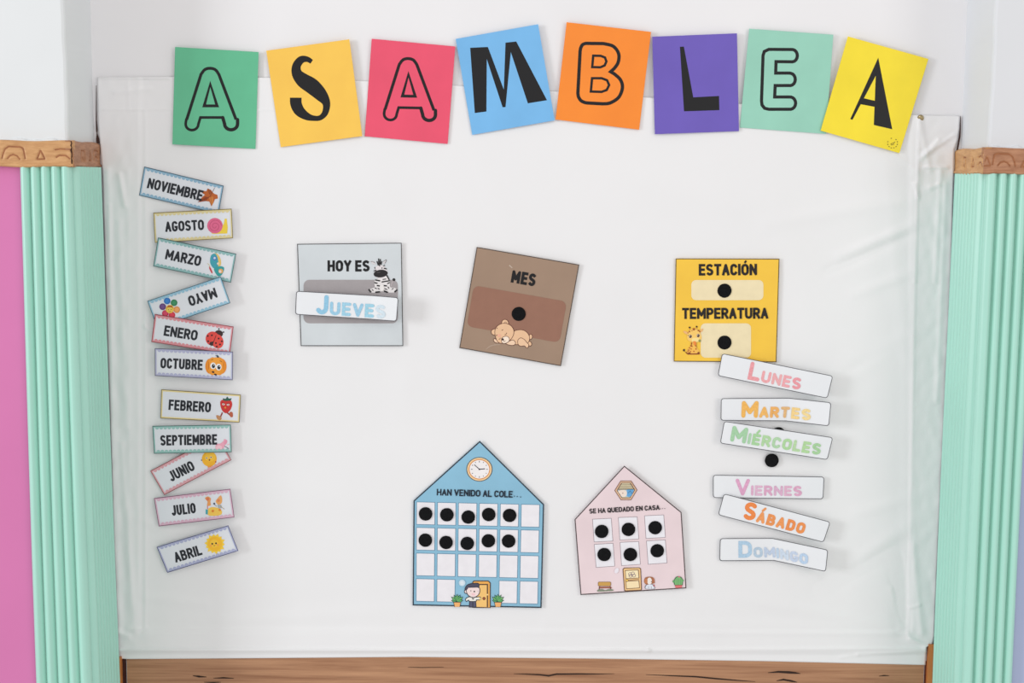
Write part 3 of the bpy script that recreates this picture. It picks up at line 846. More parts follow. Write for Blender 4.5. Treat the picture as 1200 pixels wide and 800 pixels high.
def d_castle(c):
    f = X(150,580,8); p = c.part('sandcastle_drawing')
    p.poly(f(smooth_pts([(750,185),(752,130),(790,112),(850,122),(880,150),(872,182),(812,194)], True)), (242,198,88))
    p.poly(f(smooth_pts([(722,30),(748,12),(776,30),(772,62),(775,95),(742,98),(745,60)], True)), (232,158,92)); p.poly(f(smooth_pts([(822,60),(840,30),(868,2),(882,30),(878,72),(848,90)], True)), (236,170,100))
    p.poly(f(ellipse(748,36,14,14)), (222,120,84)); p.poly(f(ellipse(848,50,14,14)), (226,134,86))
    p.poly(f([(728,132),(750,136),(748,182),(728,178)]), (70,164,176)); p.poly(f(ellipse(808,80,9,9)), (60,70,96)); p.stroke(f([(812,88),(832,106)]), .5, (110,110,120))
    p.poly(f([(838,92),(872,90),(885,120),(846,122)]), (170,176,180)); p.poly(f(ellipse(795,148,12,12)), (224,130,50)); p.poly(f(ellipse(860,138,12,12)), (226,136,50)); p.stroke(f([(862,100),(904,132)]), .5, (170,150,110))
    p.stroke(f([(745,100),(746,130)]), .8, (206,80,110)); p.done()
def d_sun(c):
    f = X(150,580,8); p = c.part('sun_drawing')
    pts = []
    for i in range(28):
        r = 100 if i % 2 == 0 else 76
        if i % 4 == 0: r = 92
        a = R_(i*360/28+4); pts.append((815+r*math.cos(a), 456+r*math.sin(a)))
    p.poly(f(pts), (250,208,66)); p.poly(f(ellipse(815,456,68)), (247,188,44)); p.poly(f(ellipse(808,452,40,38)), (249,200,62))
    p.disc(*f([(790,456)])[0], 1.1, (50,40,40), n=10); p.disc(*f([(825,451)])[0], 1.1, (50,40,40), n=10)
    p.disc(*f([(778,474)])[0], 1.1, (246,160,80), n=10); p.disc(*f([(842,466)])[0], 1.1, (246,160,80), n=10); p.stroke(f([(800,470),(809,476),(818,468)]), .5, (150,70,30)); p.done()

month((169,195),(262.1,217.5),(256.2,250.5),(162.9,229),(5,6),'NOVIEMBRE',8,74,(120,172,204),'blue-edged white NOVIEMBRE card with a brown maple leaf, top of the left column',d_leaf,yc=17.5,h=12.4)
month((179.6,249.1),(271.5,244.4),(273.1,279),(181.5,284.5),(9,10),'AGOSTO',13,58.5,(226,208,140),'yellow-edged white AGOSTO card with a pink snail, second in the left column',d_snail,edge=(130,112,60))
month((185.2,278.1),(276.9,297.2),(270.6,331.2),(179.4,311.9),(11,13),'MARZO',12.5,54.5,(120,178,178),'teal-edged white MARZO card with a butterfly, tilted down to the right',d_butterfly)
month((270,355),(184,384),(172.5,352.5),(258.8,323.8),(16,12),'MAYO',11.5,45.5,(130,188,216),'upside-down white MAYO card with a rainbow petalled flower',d_flower)
month((181.5,367.8),(273.8,382.5),(269.6,415),(177.3,400.6),(14,14),'ENERO',13.5,53,(222,124,134),'red-edged white ENERO card with a ladybird, overlapping the upside-down card',d_ladybug,edge=(140,56,66))
month((181.3,407.8),(273.1,411.9),(272.8,445.4),(181.5,440.3),(16,17),'OCTUBRE',7,56.5,(172,174,212),'lavender-edged white OCTUBRE card with an orange pumpkin face',d_pumpkin)
month((189,456),(282.3,462.3),(280.6,495),(187.8,490),(8,8),'FEBRERO',9.5,59,(236,212,140),'gold-edged white FEBRERO card with a running strawberry',d_straw,edge=(120,104,50),scallop=False)
month((178.5,498.8),(270.6,497.3),(271.6,529.6),(180.4,531.5),(11,13),'SEPTIEMBRE',8.5,75,(130,190,182),'aqua-edged white SEPTIEMBRE card with a small pink bird',d_bird)
month((176,551.5),(254.8,510.3),(271.3,538.8),(192.5,580),(7,8),'JUNIO',15.5,47.5,(222,150,160),'steeply tilted pink-edged JUNIO card with a yellow chick, tucked under the aqua card',d_chick,edge=(150,84,84))
month((180.3,583.5),(270,572.5),(274.8,606),(186,616.6),(10,14),'JULIO',18,46.5,(222,170,196),'pink-edged white JULIO card with an orange sandcastle drawing',d_castle,edge=(130,84,110))
month((183.5,640.6),(267.5,615.3),(279.4,645.3),(196,671),(9,15),'ABRIL',15,48,(160,166,208),'indigo-edged white ABRIL card with a yellow sun, bottom of the left column',d_sun,edge=(76,80,120),yc=18.2)

# ------------------------------------------------------------------ square question cards
def frame(c, w_=.9, col=(70, 68, 70), inset=.4):
    p = c.part('printed_outline'); W, H = c.W, c.H; i = inset
    p.stroke(c.ll([(i, i), (W-i, i), (W-i, H-i), (i, H-i)]), w_, col, closed=True); p.done()
# grey "HOY ES"
c = Card('question_card', quad((348.2,285.7),(470.6,284.4),(472.5,405.3),(352.5,405.3),(6,7)), gloss((208,214,218)),
         'pale grey square HOY ES card with a sitting zebra', 'display card', 'square question cards in the middle of the board')
frame(c)
f = X(330,270,5.335)
p = c.part('answer_panel'); p.poly(f(rrect(137,308,727,580,36)), (164,158,160)); p.done()
p = c.part('lettering'); text(p, 'HOY ES', f([(287,186)])[0], f([(550,186)])[0], 13.2, 2.9, K, gap=.35); p.done()
f = X(425,295,14.54); p = c.part('zebra_drawing'); Wt = (232,228,228); Bk = (34,32,34)
p.stroke(f([(480,585),(505,520),(530,480)]), .9, (190,180,182)); p.disc(*f([(532,474)])[0], 1.7, Bk)
p.poly(f(smooth_pts([(215,480),(300,445),(420,420),(460,490),(470,600),(540,610),(585,650),(540,690),(400,690),(330,672),(260,695),(140,690),(105,655),(150,625),(205,600),(200,540)], True)), Wt)
p.poly(f(smooth_pts([(205,330),(215,270),(250,235),(300,225),(350,235),(390,275),(420,330),(400,420),(300,460),(215,420)], True)), (222,216,218))
p.poly(f(smooth_pts([(138,170),(160,155),(205,180),(215,215),(170,205)], True)), (214,210,212)); p.poly(f(smooth_pts([(352,165),(400,128),(410,145),(385,195),(358,205)], True)), (214,210,212))
p.stroke(f([(138,168),(170,165),(205,185)]), .4, Bk); p.stroke(f([(352,165),(400,132),(405,150),(375,195)]), .45, Bk)
p.poly(f(ellipse(306,370,120,66,-6)), Bk); p.poly(f(ellipse(270,350,34,10,-6)), (70,66,68))
for s_ in ([(245,165),(265,225)],[(272,120),(275,190),(290,240)],[(300,130),(296,200)],[(325,165),(312,215)]): p.stroke(f(s_), 1.3, Bk, cap='round')
for a, b, w_ in [((205,262),(212,285),.8),((330,265),(328,288),.7),((355,240),(375,228),.9),((365,280),(402,290),1.3),((192,325),(225,312),1.1),
              ((222,480),(290,492),1.6),((345,470),(395,462),1.0),((330,512),(455,492),1.4),((410,400),(448,470),1.4),((205,525),(245,535),1.4),((425,540),(455,525),1.2),
              ((250,575),(285,580),1.5),((370,575),(405,580),1.5),((210,615),(235,625),1.0),((262,622),(280,632),1.1),((378,628),(412,640),1.1),((432,600),(446,618),1.0),
              ((108,645),(135,680),1.8),((225,688),(285,680),1.8),((370,668),(420,688),1.8),((548,680),(582,648),1.6),((160,640),(178,660),.8),((500,640),(520,620),.8)]:
    p.stroke(f([a, b]), w_, Bk, cap='round')
p.poly(f(ellipse(326,610,36,60)), (236,232,230)); p.disc(*f([(222,325)])[0], .5, Bk, n=8)
p.done()

# brown "MES"
c = Card('question_card', quad((558.7,289.3),(678.8,310),(657.3,428.8),(538.3,407.5),(6,7)), gloss((158,132,112)),
         'tilted brown square MES card with a sleeping bear', 'display card', 'square question cards in the middle of the board')
frame(c, .9, (72, 60, 54))
p = c.part('answer_panel'); p.poly(c.ll(rrect(4.2,45,114.8,93.8,7)), (150,108,90)); p.done()
p = c.part('lettering'); text(p, 'MES', c.L(46,19.4), c.L(74.5,19.4), 14.8, 3.3, K, gap=.35); p.done()
f = X(570,370,19.05); p = c.part('bear_drawing'); sk = (232,190,152); ol = (96,52,40)
def blob(pts, col, w_=.65, cl=True):
    q = f(smooth_pts(pts, cl)); p.poly(q, col); p.stroke(q, w_, ol, closed=True)
blob([(960,430),(1000,410),(1025,460),(1000,520),(965,510)], sk)
blob([(930,590),(975,570),(1010,620),(990,670),(950,660)], sk)
blob([(560,420),(620,340),(740,310),(850,330),(930,400),(965,500),(930,600),(850,640),(700,640),(560,640),(440,625),(470,560)], sk)
blob([(700,600),(710,530),(770,490),(850,530),(900,590),(945,640),(930,700),(900,715),(850,670),(770,675),(720,650)], (236,196,160))
blob([(350,190),(355,110),(415,80),(475,110),(485,190)], sk); p.stroke(f(ellipse(425,160,24,26,n=12,a0=-200,a1=80)), .4, ol)
blob([(200,300),(140,305),(108,350),(130,410),(190,420)], sk)
blob([(190,510),(160,530),(180,580),(250,605),(280,580)], (240,206,176))
blob([(440,620),(520,560),(600,540),(650,600),(620,650),(540,655)], (240,206,176))
blob([(190,400),(205,280),(280,200),(400,165),(520,200),(600,290),(610,400),(550,520),(450,590),(320,610),(240,560)], sk)
blob([(340,510),(390,465),(460,455),(510,500),(500,570),(430,610),(350,600)], (246,226,206))
p.poly(f(ellipse(365,525,30,24,30)), (50,34,32)); p.stroke(f([(375,545),(392,575),(430,550)]), .5, ol)
for a, b in (((340,325),(375,305)),((215,445),(240,420)),((230,285),(245,265))): p.stroke(f([a, b]), .7, ol)
p.stroke(f([(405,425),(440,410),(455,375)]), .6, ol); p.stroke(f([(275,525),(300,515),(315,490)]), .6, ol)
p.poly(f(ellipse(285,440,40,34)), (236,176,150)); p.done()
p = c.part('glue_smear', 6e-5)
p.stroke(c.ll(smooth_pts([(31,116.5,.5),(36,111.5,1.0),(42,109,1.0),(47,108,.5)])), 1, (176,154,138)); p.done()
p = c.part('glue_smear', 6e-5); p.stroke(c.ll([(41,14.5),(45,17.2)]), 1.4, (186,166,150)); p.done()
dot(607.9, 367.6, c.obj, .0068)

# yellow "ESTACION / TEMPERATURA"
c = Card('question_card', quad((791.9,302.8),(913.4,303.1),(909.9,424.2),(789.6,423.4),(6,7)), gloss((247,198,66)),
         'golden yellow square ESTACIÓN and TEMPERATURA card with a small giraffe', 'display card', 'square question cards in the middle of the board')
frame(c, .9, (84, 70, 40))
f = X(780,290,5.714)
p = c.part('answer_panel'); p.poly(f(rrect(172,217,655,352,32)), (238,222,182)); p.done()
p = c.part('answer_panel'); p.poly(f(rrect(235,507,572,737,32)), (238,222,182)); p.done()
p = c.part('lettering'); text(p, 'ESTACIÓN', f([(222,110)])[0], f([(612,108)])[0], 13.6, 2.9, (30,24,24), gap=.3); p.done()
p = c.part('lettering'); text(p, 'TEMPERATURA', f([(110,404)])[0], f([(687,402)])[0], 13.0, 2.75, (30,24,24), gap=.3); p.done()
f = X(795,375,16); p = c.part('giraffe_drawing'); y0_ = (246,190,86); br_ = (170,92,34)
p.poly(f(smooth_pts([(240,400),(330,400),(345,500),(395,590),(400,640),(180,645),(160,590),(190,520),(235,480)], True)), y0_)
p.stroke(f([(150,610),(180,635),(390,632)]), 1.4, (140,70,30), cap='round')
p.poly(f(ellipse(205,620,26,18)), (130,66,28)); p.poly(f(ellipse(378,612,22,18)), (130,66,28)); p.poly(f(ellipse(105,562,20,22,30)), (60,38,24)); p.stroke(f([(115,580),(145,610)]), .4, (120,70,30))
p.poly(f(smooth_pts([(90,205),(140,210),(185,245),(160,265),(115,245)], True)), (236,182,120)); p.poly(f(smooth_pts([(465,160),(430,170),(395,215),(420,230),(455,200)], True)), (236,182,120))
p.poly(f(smooth_pts([(165,260),(200,200),(290,165),(380,190),(420,260),(435,330),(410,385),(330,410),(240,405),(170,360)], True)), (248,202,108))
p.poly(f(smooth_pts([(255,350),(320,330),(400,350),(405,390),(330,412),(260,402)], True)), (250,222,150))
for x, y, a, b in ((212,138,17,17),(343,123,17,17)): p.poly(f(ellipse(x,y,a,b)), (50,34,24)); p.stroke(f([(x,y+15),(x+6,y+60)]), .7, (220,150,60))
for x, y, a in ((290,170,26),(208,215,16),(180,240,12),(375,195,16),(400,215,14),(255,200,10)): p.poly(f(ellipse(x,y,a,a*.9)), br_)
for x, y in ((225,305),(372,290)): p.poly(f(ellipse(x,y,34,36)), (240,214,170)); p.poly(f(ellipse(x,y,26,30)), (74,44,26)); p.disc(*f([(x-8,y-10)])[0], .5, (240,230,220), n=8)
p.stroke(f([(170,285),(200,285)]), .5, (70,40,20)); p.poly(f(ellipse(400,385,24,26)), (150,150,84))
p.poly(f(smooth_pts([(275,400),(325,400),(330,460),(300,470),(285,440)], True)), (240,140,60))
for x, y in ((245,440),(235,480),(255,490),(210,520),(240,540),(195,560),(325,480),(330,540),(290,585),(225,590),(180,585)): p.poly(f(ellipse(x,y,12,13,n=10)), (186,96,40))
p.stroke(f([(255,410),(240,490)]), .6, (120,60,24)); p.stroke(f([(335,410),(340,520)]), .4, (150,90,40))
p.done()
f = X(780,290,5.714)
for q in ((394,288),(394,635)): dot(*f([q])[0], c.obj, .0068)

# ------------------------------------------------------------------ weekday strips
def strip_card(cols, word, colors, x0, x1, y0, h, small, t, label, W=None, r=3.2, fade=None):
    c = Card('weekday_strip', cols, M((232, 234, 238), .28, .0004, 25, .012, 30, .45), label, 'weekday strip', 'weekday name strips',
             outline=None)
    # rebuild with rounded ends
    W_, H_ = c.W, c.H; old = c.obj; bpy.data.objects.remove(old)
    c = Card('weekday_strip', cols, M((232, 234, 238), .28, .0004, 25, .012, 30, .45), label, 'weekday strip', 'weekday name strips', outline=rrect(0, 0, W_, H_, r))
    p = c.part('printed_outline')
    o = rrect(.4, .4, W_-.4, H_-.4, r-.3)
    dense = []
    for a, b in zip(o, o[1:]+o[:1]):
        n = max(1, int(math.hypot(a[0]-b[0], a[1]-b[1])/1.8)); dense += [(a[0]+(b[0]-a[0])*k/n, a[1]+(b[1]-a[1])*k/n) for k in range(n)]
    p.stroke(c.ll(dense), .75, (74, 74, 80), closed=True); p.done()
    p = c.part('lettering')
    # lettering follows the bend: lay it out straight, then carry it through the card's own frame
    class Flat:                                   # collects strokes in card units
        def stroke(s, pts, w, rgb, cap='butt'): p.stroke(c.ll([(q[0], q[1]) for q in pts]), w, rgb, cap=cap)
    colors = [M(tuple(int(v*.86+214*.14) for v in q), .5, 0, 30, .09, 420, .4) for q in colors]
    text(Flat(), word, (x0, y0), (x1, y0), h, t*1.1, colors, cap='round', small=small, gap=.5)
    p.done()
    # crayon speckle dots inside the letters
    return c
c = strip_card(quad((846.2,413.8),(976.3,440.2),(969.7,466.8),(841,440.2),(12,24)), 'LUNES', [(238,150,158),(240,160,166),(238,166,170),(240,160,168),(238,146,156)], 35, 98, 2.6, 21.5, 13.8, 3.0,
           'white strip reading LUNES in pink, overlapping the golden yellow card')
c = strip_card([(0,(844.8,466.5),(844.5,492.7),12),(.62,(924,466.0),(921,493.3),12),(1,(974.2,471.3),(971.5,499.3),28)], 'MARTES', [(246,178,74),(246,180,84),(240,170,84),(228,176,112),(246,208,130),(246,214,140)], 25, 107, 3.5, 20, 13.2, 3.2,
           'bent white strip reading MARTES in orange-yellow')
c = strip_card(quad((848.5,493.2),(976.3,512.3),(969.7,538.8),(843.7,519.3),(17,22)), 'MIÉRCOLES', [(158,206,160),(164,210,168),(160,210,150),(172,214,156),(170,212,166),(168,214,152),(178,216,160),(170,214,150),(160,208,150)], 11, 118, 3.8, 19, 13.4, 3.1,
           'white strip reading MIÉRCOLES in pale green, a black dot peeping above it')
c = strip_card(quad((835.5,556.2),(966,558.3),(964.8,584.7),(835.5,583.2),(8,9)), 'VIERNES', [(224,158,196),(222,166,198),(224,176,204),(220,160,194),(218,168,200),(224,170,200),(222,160,194)], 26.5, 104.5, 4, 19.5, 12, 2.7,
           'level white strip reading VIERNES in lilac pink')
c = strip_card(quad((848.2,578),(973.3,611.3),(965.2,635.5),(841.3,603.2),(12,19)), 'SÁBADO', [(240,124,48),(240,146,76),(238,138,66),(240,142,70),(238,130,56),(238,134,60)], 28, 103, 1.6, 21, 13.4, 3.3,
           'tilted white strip reading SÁBADO in strong orange')
c = strip_card([(0,(843.7,630.5),(842.8,657.2),8),(.48,(905,630.2),(907,656.8),9),(1,(970.5,644),(967.8,669.8),25)], 'DOMINGO', [(168,202,228),(176,200,220),(186,202,226),(184,206,230),(200,216,234),(192,208,232),(180,206,236)], 21.5, 104, 3.2, 19.5, 12.4, 2.9,
           'folded white strip reading DOMINGO in pale blue, lowest on the right')
c = strip_card([(0,(347,340.7),(345.8,368.4),14),(.74,(435.5,345.8),(434.3,374.2),20),(1,(467,348.4),(464.8,376.6),31)], 'JUEVES', [(134,194,226),(146,200,228),(150,204,230),(146,200,228),(150,206,230),(206,224,236)], 23.5, 106, 2.8, 23, 15.6, 3.4,
           'white strip reading JUEVES in light blue, stuck across the grey card')
dot(904.3, 539.2, None, .0062); d1 = bpy.context.scene.collection.objects[-1]
props(d1, 'black round fastener dot alone on the white sheet under the pale green strip', 'fastener dot')
dot(912, 508.2, None, .0062); d2 = bpy.context.scene.collection.objects[-1]
props(d2, 'black round fastener dot mostly hidden behind the pale green strip, only its top showing', 'fastener dot')

# ------------------------------------------------------------------ blue school house chart
f1 = X(470,505,6.667); f2 = X(470,600,6.667)
hv = f1([(615,75),(1118,572)])+f2([(1098,748),(90,728)])+f1([(97,542)])
c = Card('house_chart', quad((484.6,586.3),(637.7,590.8),(634.7,712.2),(483.5,709.2),(6,7)), gloss((138,188,214)),
         'pale blue house-shaped attendance chart with a clock in its gable', 'chart', None, absolute=hv)
def inset_poly(pts, d):
    cx = sum(p[0] for p in pts)/len(pts); cy = sum(p[1] for p in pts)/len(pts)
    out = []
    for i, p in enumerate(pts):
        a, b = pts[i-1], pts[(i+1) % len(pts)]
        def nn(u, v):
            dx, dy = v[0]-u[0], v[1]-u[1]; l = math.hypot(dx, dy); n = (-dy/l, dx/l)
            return n if (cx-u[0])*n[0]+(cy-u[1])*n[1] > 0 else (-n[0], -n[1])
        n1, n2 = nn(a, p), nn(p, b); s = (n1[0]+n2[0], n1[1]+n2[1]); l2 = s[0]**2+s[1]**2
        out.append((p[0]+s[0]*2*d/l2, p[1]+s[1]*2*d/l2))
    return out
DK = (44, 58, 72)
p = c.part('printed_outline'); p.stroke(inset_poly(hv, .75), 1.5, DK, closed=True); p.done()
g0 = (f1([(122,553)])[0], f1([(1083,575)])[0], f2([(1067,715)])[0], f2([(118,693)])[0])
def gq(u, v):
    t = [g0[0][k]+(g0[1][k]-g0[0][k])*u for k in (0, 1)]; b = [g0[3][k]+(g0[2][k]-g0[3][k])*u for k in (0, 1)]
    return (t[0]+(b[0]-t[0])*v, t[1]+(b[1]-t[1])*v)
lay = c.layer+1e-4
for r in range(4):
    for k in range(6):
        if r == 3 and k in (2, 3): continue
        u0, v0 = k*.1703, r*.2585; u1, v1 = u0+.148, v0+.226
        p = c.part('chart_square', lay); q = [gq(u0, v0), gq(u1, v0), gq(u1, v1), gq(u0, v1)]
        p.poly(q, (236, 233, 238)); p.stroke(q, .6, (92, 132, 160), closed=True); p.done()
c.layer = lay+1e-4
p = c.part('clock_drawing'); cc = f1([(612,298)])[0]
p.disc(*cc, 15.2, (70,60,64), ry=14.2, n=36); p.disc(*cc, 14.4, (240,206,158), ry=13.5, n=36); p.disc(*cc, 12.6, (214,134,58), ry=11.9, n=36); p.disc(*cc, 11.6, (240,236,236), ry=10.9, n=36)
for i in range(12):
    a = R_(i*30); r0, r1 = (8.0, 9.9) if i % 3 == 0 else (8.7, 9.9)
    p.stroke([(cc[0]+r0*math.cos(a), cc[1]+r0*math.sin(a)), (cc[0]+r1*math.cos(a), cc[1]+r1*math.sin(a))], .7, (70,70,84))
p.stroke([cc, f1([(572,262)])[0]], .9, (60,56,66)); p.stroke([cc, f1([(655,294)])[0]], 1.1, (60,56,66)); p.disc(*cc, 1.0, (60,56,66), n=10); p.done()
p = c.part('lettering'); text(p, 'HAN VENIDO AL COLE', f1([(280,450)])[0], f1([(873,468)])[0], 7.8, 1.5, (22,34,50), gap=.35)
for x, y in ((885,508),(908,511),(934,514)): p.disc(*f1([(x, y)])[0], .65, (22,34,50), n=8)
p.done()
# porch
F = X(535,670,17.14)
def plant(c, f, dx, name='potted_plant_drawing'):
    p = c.part(name); o = lambda pts: f([(x+dx, y) for x, y in pts])
    p.poly(o([(755,600),(910,600),(890,700),(775,700)]), (50,56,60)); p.poly(o([(768,612),(898,612),(880,698),(786,698)]), (240,178,112))
    for a in (-80, -52, -26, 0, 26, 52, 80):
        t = R_(a-90); bx, by = 832, 590; L_ = 155 if abs(a) < 60 else 125
        tip = (bx+L_*math.cos(t), by+L_*math.sin(t)*.98); nx, ny = -math.sin(t)*32, math.cos(t)*32; mid = (bx+L_*.5*math.cos(t), by+L_*.5*math.sin(t))
        p.poly(o([(bx, by+12), (mid[0]+nx, mid[1]+ny), tip, (mid[0]-nx, mid[1]-ny)]), (36,70,60))
        p.poly(o([(bx, by), (mid[0]+nx*.65, mid[1]+ny*.65), (bx+(tip[0]-bx)*.86, by+(tip[1]-by)*.86), (mid[0]-nx*.65, mid[1]-ny*.65)]), (92,172,104) if a % 52 else (120,192,110))
    p.done()
p = c.part('door_drawing')
p.poly(F([(315,720),(315,205),(345,172),(640,172),(685,215),(685,722)]), (64,50,50)); p.poly(F([(330,700),(330,215),(355,190),(635,190),(668,225),(668,712)]), (236,172,84))
p.poly(F([(340,700),(340,240),(632,240),(632,708)]), (72,52,46)); p.poly(F([(345,698),(345,262),(608,262),(608,704)]), (244,196,118))
p.poly(F(ellipse(552,532,32,32)), (84,44,34)); p.poly(F(ellipse(550,530,18,18)), (170,90,56)); p.poly(F([(604,440),(634,440),(634,470),(604,470)]), (244,214,150)); p.done()
p = c.part('child_drawing'); ink = (52,48,60)
def ob(pts, col, w_=.9, sm=True):
    q = F(smooth_pts(pts, True) if sm else pts); p.poly(q, col); p.stroke(q, w_, ink, closed=True)
ob([(265,585),(385,585),(395,705),(255,705)], (84,84,108), .9, False)
ob([(180,550),(200,525),(250,500),(300,505),(400,505),(470,500),(490,535),(460,560),(400,560),(390,588),(265,588),(240,562),(200,590)], (238,236,228), .9)
ob([(165,370),(205,365),(210,420),(185,430),(160,405)], (240,226,226))
ob([(200,330),(240,270),(340,255),(440,290),(468,370),(445,450),(380,500),(300,505),(230,460),(198,390)], (244,222,220))
ob([(170,350),(190,290),(240,250),(330,228),(440,232),(440,312),(330,310),(240,318),(195,360)], (74,72,92), .9)
p.poly(F([(228,318),(430,312),(425,330),(240,336)]), (244,222,220))
p.poly(F(ellipse(358,392,16,16)), (40,36,46)); p.poly(F(ellipse(288,378,10,12)), (120,110,120)); p.poly(F(ellipse(430,382,7,9)), (180,170,170)); p.poly(F(ellipse(340,450,40,22)), (244,200,206))
p.stroke(F([(310,520),(330,548),(352,520)]), .8, ink); p.stroke(F([(325,600),(325,700)]), .8, ink); p.poly(F(ellipse(468,532,22,24)), (240,214,150)); p.done()
plant(c, F, 0); plant(c, F, -820)
p = c.part('white_spot'); p.disc(*F([(112,218)])[0], 3.9, (196,218,232), n=20); p.disc(*F([(108,222)])[0], 2.4, (220,230,238), n=16); p.done()
for q in ((192,645),(358,652),(525,670),(685,650),(848,657)): dot(*f1([q])[0], c.obj, .0072, 8.0)
for q in ((190,217),(352,235),(517,242),(682,222),(840,224)): dot(*f2([q])[0], c.obj, .0072, 8.0)

# ------------------------------------------------------------------ pink home chart
f1 = X(660,535,7.5); f2 = X(660,610,7.5)
hv = f1([(537,78),(1040,487)])+f2([(1083,593),(152,652)])+f1([(100,550)])
c = Card('house_chart', quad((673.3,608.3),(798.7,599.9),(804.4,689.1),(680.3,696.9),(8,9)), gloss((232,212,216)),
         'pale pink house-shaped chart with a hexagonal gable window and a dog at its door', 'chart', None, absolute=hv)
p = c.part('printed_outline'); p.stroke(inset_poly(hv, .55), 1.1, (66,52,54), closed=True); p.done()
lay = c.layer+1e-4
for ff, q in [(f1,[(258,549),(422,541),(436,740),(272,748)]),(f1,[(485,534),(650,528),(664,722),(498,731)]),(f1,[(715,519),(883,511),(898,708),(728,718)]),
              (f2,[(273,208),(438,198),(453,398),(290,410)]),(f2,[(500,190),(663,182),(678,382),(513,394)]),(f2,[(732,177),(897,168),(912,370),(747,382)])]:
    p = c.part('chart_square', lay); p.poly(ff(q), (236,234,240)); p.stroke(ff(q), .55, (150,136,144), closed=True); p.done()
c.layer = lay+1e-4
p = c.part('hexagon_window_drawing'); hx = lambda s, col: p.poly(f1([(551+x*s, 296+y*s) for x, y in ((-101,0),(-48,-85),(48,-86),(101,-4),(46,85),(-45,85))]), col)
hx(1.0, (124,84,74)); hx(.93, (222,184,150)); hx(.80, (92,64,60)); hx(.73, (214,204,170))
p.poly(f1([(478,292),(626,290),(592,350),(512,352)]), (150,190,216)); p.poly(f1(smooth_pts([(484,300),(540,292),(560,312),(552,345),(520,352),(500,330)], True)), (238,222,208))
p.poly(f1([(490,292),(500,292),(496,300)]), (200,90,70)); p.disc(*f1([(524,320)])[0], .6, (120,70,60), n=8); p.poly(f1(smooth_pts([(565,288),(615,288),(612,315),(596,345),(565,350)], True)), (100,166,216)); p.stroke(f1([(570,320),(590,300),(605,325)]), .5, (60,90,120))
for y in (232, 246, 260, 274): p.stroke(f1([(502-(y-232)*.5, y), (603+(y-232)*.5, y-1)]), .55, (130,104,84))
p.stroke(f1([(478,286),(628,285)]), .8, (70,56,56)); p.done()
p = c.part('lettering'); text(p, 'SE HA QUEDADO EN CASA', f1([(228,457)])[0], f1([(846,423)])[0], 5.8, 1.2, (34,26,30), gap=.35)
for x, y in ((856,457),(874,456),(893,455)): p.disc(*f1([(x, y)])[0], .5, (60,50,54), n=8)
p.done()
p = c.part('door_drawing')
p.poly(f2(rrect(0,0,1,1,.1) and [(522,425),(535,412),(670,410),(684,420),(692,600),(686,612),(545,620),(536,612)]), (110,76,56)); p.poly(f2([(530,428),(540,419),(668,416),(677,426),(684,600),(680,605),(550,612),(543,606)]), (240,198,140))
p.poly(f2([(543,434),(663,428),(670,505),(548,512)]), (120,84,62)); p.poly(f2([(549,440),(657,434),(663,500),(553,506)]), (250,232,190))
p.poly(f2([(548,528),(668,522),(674,592),(554,600)]), (120,84,62)); p.poly(f2([(554,534),(662,528),(668,587),(559,594)]), (250,226,182))
p.poly(f2(ellipse(560,524,14,13)), (130,90,50)); p.poly(f2(ellipse(560,523,9,9)), (246,206,100)); p.stroke(f2([(575,522),(668,514)]), .6, (130,92,60))
for x, y in ((588,468),(612,462),(622,482),(592,484)): p.stroke(f2(ellipse(x,y,14,13,n=12)), .5, (110,90,120), closed=True)
p.done()
p = c.part('bench_drawing')
p.poly(f2(rrect(306,536,420,574,10)), (150,110,60)); p.poly(f2(rrect(311,540,415,570,8)), (206,160,84))
p.poly(f2([(314,580),(420,578),(428,592),(316,594)]), (160,92,66)); p.stroke(f2([(320,575),(314,612)]), .9, (100,60,50)); p.stroke(f2([(412,575),(418,610)]), .9, (100,60,50))
p.poly(f2(smooth_pts([(306,606),(340,600),(370,610),(400,600),(436,604),(432,616),(308,622)], True)), (130,140,120)); p.done()
p = c.part('dog_drawing')
p.poly(f2(smooth_pts([(724,598),(722,570),(745,556),(780,556),(800,575),(802,598)], True)), (120,120,130)); p.poly(f2(smooth_pts([(729,596),(728,573),(748,560),(778,560),(795,577),(797,596)], True)), (224,228,238))
p.poly(f2(smooth_pts([(712,540),(718,505),(745,492),(780,494),(800,510),(804,545),(785,552),(735,560)], True)), (168,106,70)); p.poly(f2(smooth_pts([(745,505),(765,500),(778,520),(775,550),(748,556),(738,530)], True)), (240,232,226))
p.poly(f2(ellipse(728,530,14,22)), (196,126,84)); p.poly(f2(ellipse(793,524,10,22)), (176,110,80)); p.disc(*f2([(775,535)])[0], .55, (60,44,44), n=8); p.stroke(f2([(750,575),(750,596)]), .4, (130,130,140)); p.stroke(f2([(774,575),(775,596)]), .4, (130,130,140))
p.stroke(f2([(797,560),(799,578)]), 1.0, (190,60,70)); p.done()
p = c.part('cactus_drawing')
p.poly(f2(smooth_pts([(985,572),(972,530),(990,495),(1016,487),(1042,500),(1052,535),(1042,572)], True)), (60,110,72)); p.poly(f2(smooth_pts([(990,570),(979,530),(995,500),(1016,493),(1037,505),(1046,535),(1036,570)], True)), (126,186,120))
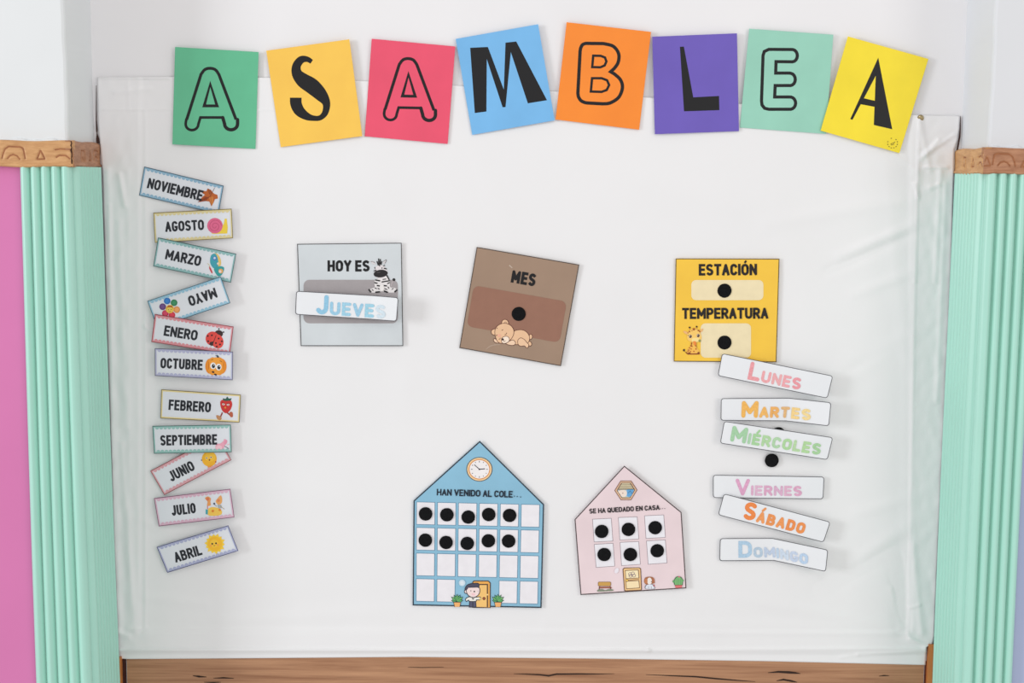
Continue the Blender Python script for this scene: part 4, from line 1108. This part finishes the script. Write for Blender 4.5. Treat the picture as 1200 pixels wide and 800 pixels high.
p.poly(f2(ellipse(972,532,11,11)), (104,168,106)); p.poly(f2(ellipse(1050,526,10,10)), (104,168,106))
for x in (1000, 1016, 1032): p.stroke(f2([(x,508),(x,568)]), .4, (82,140,88))
p.poly(f2([(982,568),(1046,566),(1042,588),(988,590)]), (222,116,116)); p.stroke(f2([(980,567),(1048,565)]), .6, (150,70,74)); p.poly(f2(ellipse(1018,492,8,6)), (220,110,130)); p.done()
p = c.part('white_spot'); p.disc(*f2([(470,438)])[0], 2.3, (238,232,240), ry=3.4, rot=25, n=16); p.done()
for q in ((338,655),(573,637),(808,622)): dot(*f1([q])[0], c.obj, .0092, 8.0)
for q in ((360,295),(590,295),(826,262)): dot(*f2([q])[0], c.obj, .0092, 8.0)

# ------------------------------------------------------------------ drawing pin
def pin():
    c0 = P(1078.8, 138.3, .006); S = DIST/F_PX
    r = root('drawing_pin', c0); n = 20
    vs = []; fs = []
    prof = [(3.6, 0), (3.9, .3), (3.4, 1.1), (2.2, 1.9), (.9, 2.3)]
    for a_, h in prof:
        for i in range(n):
            t = 2*math.pi*i/n; vs.append((c0.x+a_*S*math.cos(t), c0.y-h*.001, c0.z+a_*S*math.sin(t)))
    vs.append((c0.x, c0.y-.0024, c0.z))
    for k in range(4):
        for i in range(n): j = (i+1) % n; fs.append((k*n+i, k*n+j, (k+1)*n+j, (k+1)*n+i))
    for i in range(n): fs.append((4*n+i, 4*n+(i+1) % n, len(vs)-1))
    mk('head', vs, fs, M((176, 158, 120), .22, .0008, 500, .2, 300, .5, 1.0), parent=r, origin=c0, smooth=True)
    vs = []; fs = []
    for y, rr in ((c0.y, .0006), (-.001, .0004)):
        for i in range(8): t = math.pi*i/4; vs.append((c0.x+rr*math.cos(t), y, c0.z+rr*math.sin(t)))
    for i in range(8): j = (i+1) % 8; fs.append((i, j, 8+j, 8+i))
    mk('point', vs, fs, M((150, 150, 150), .3, 0, 30, .1, 60, .5, 1.0), parent=r, origin=c0)
    props(r, 'small brass drawing pin beside the lemon yellow letter card at the top right corner', 'drawing pin')
pin()
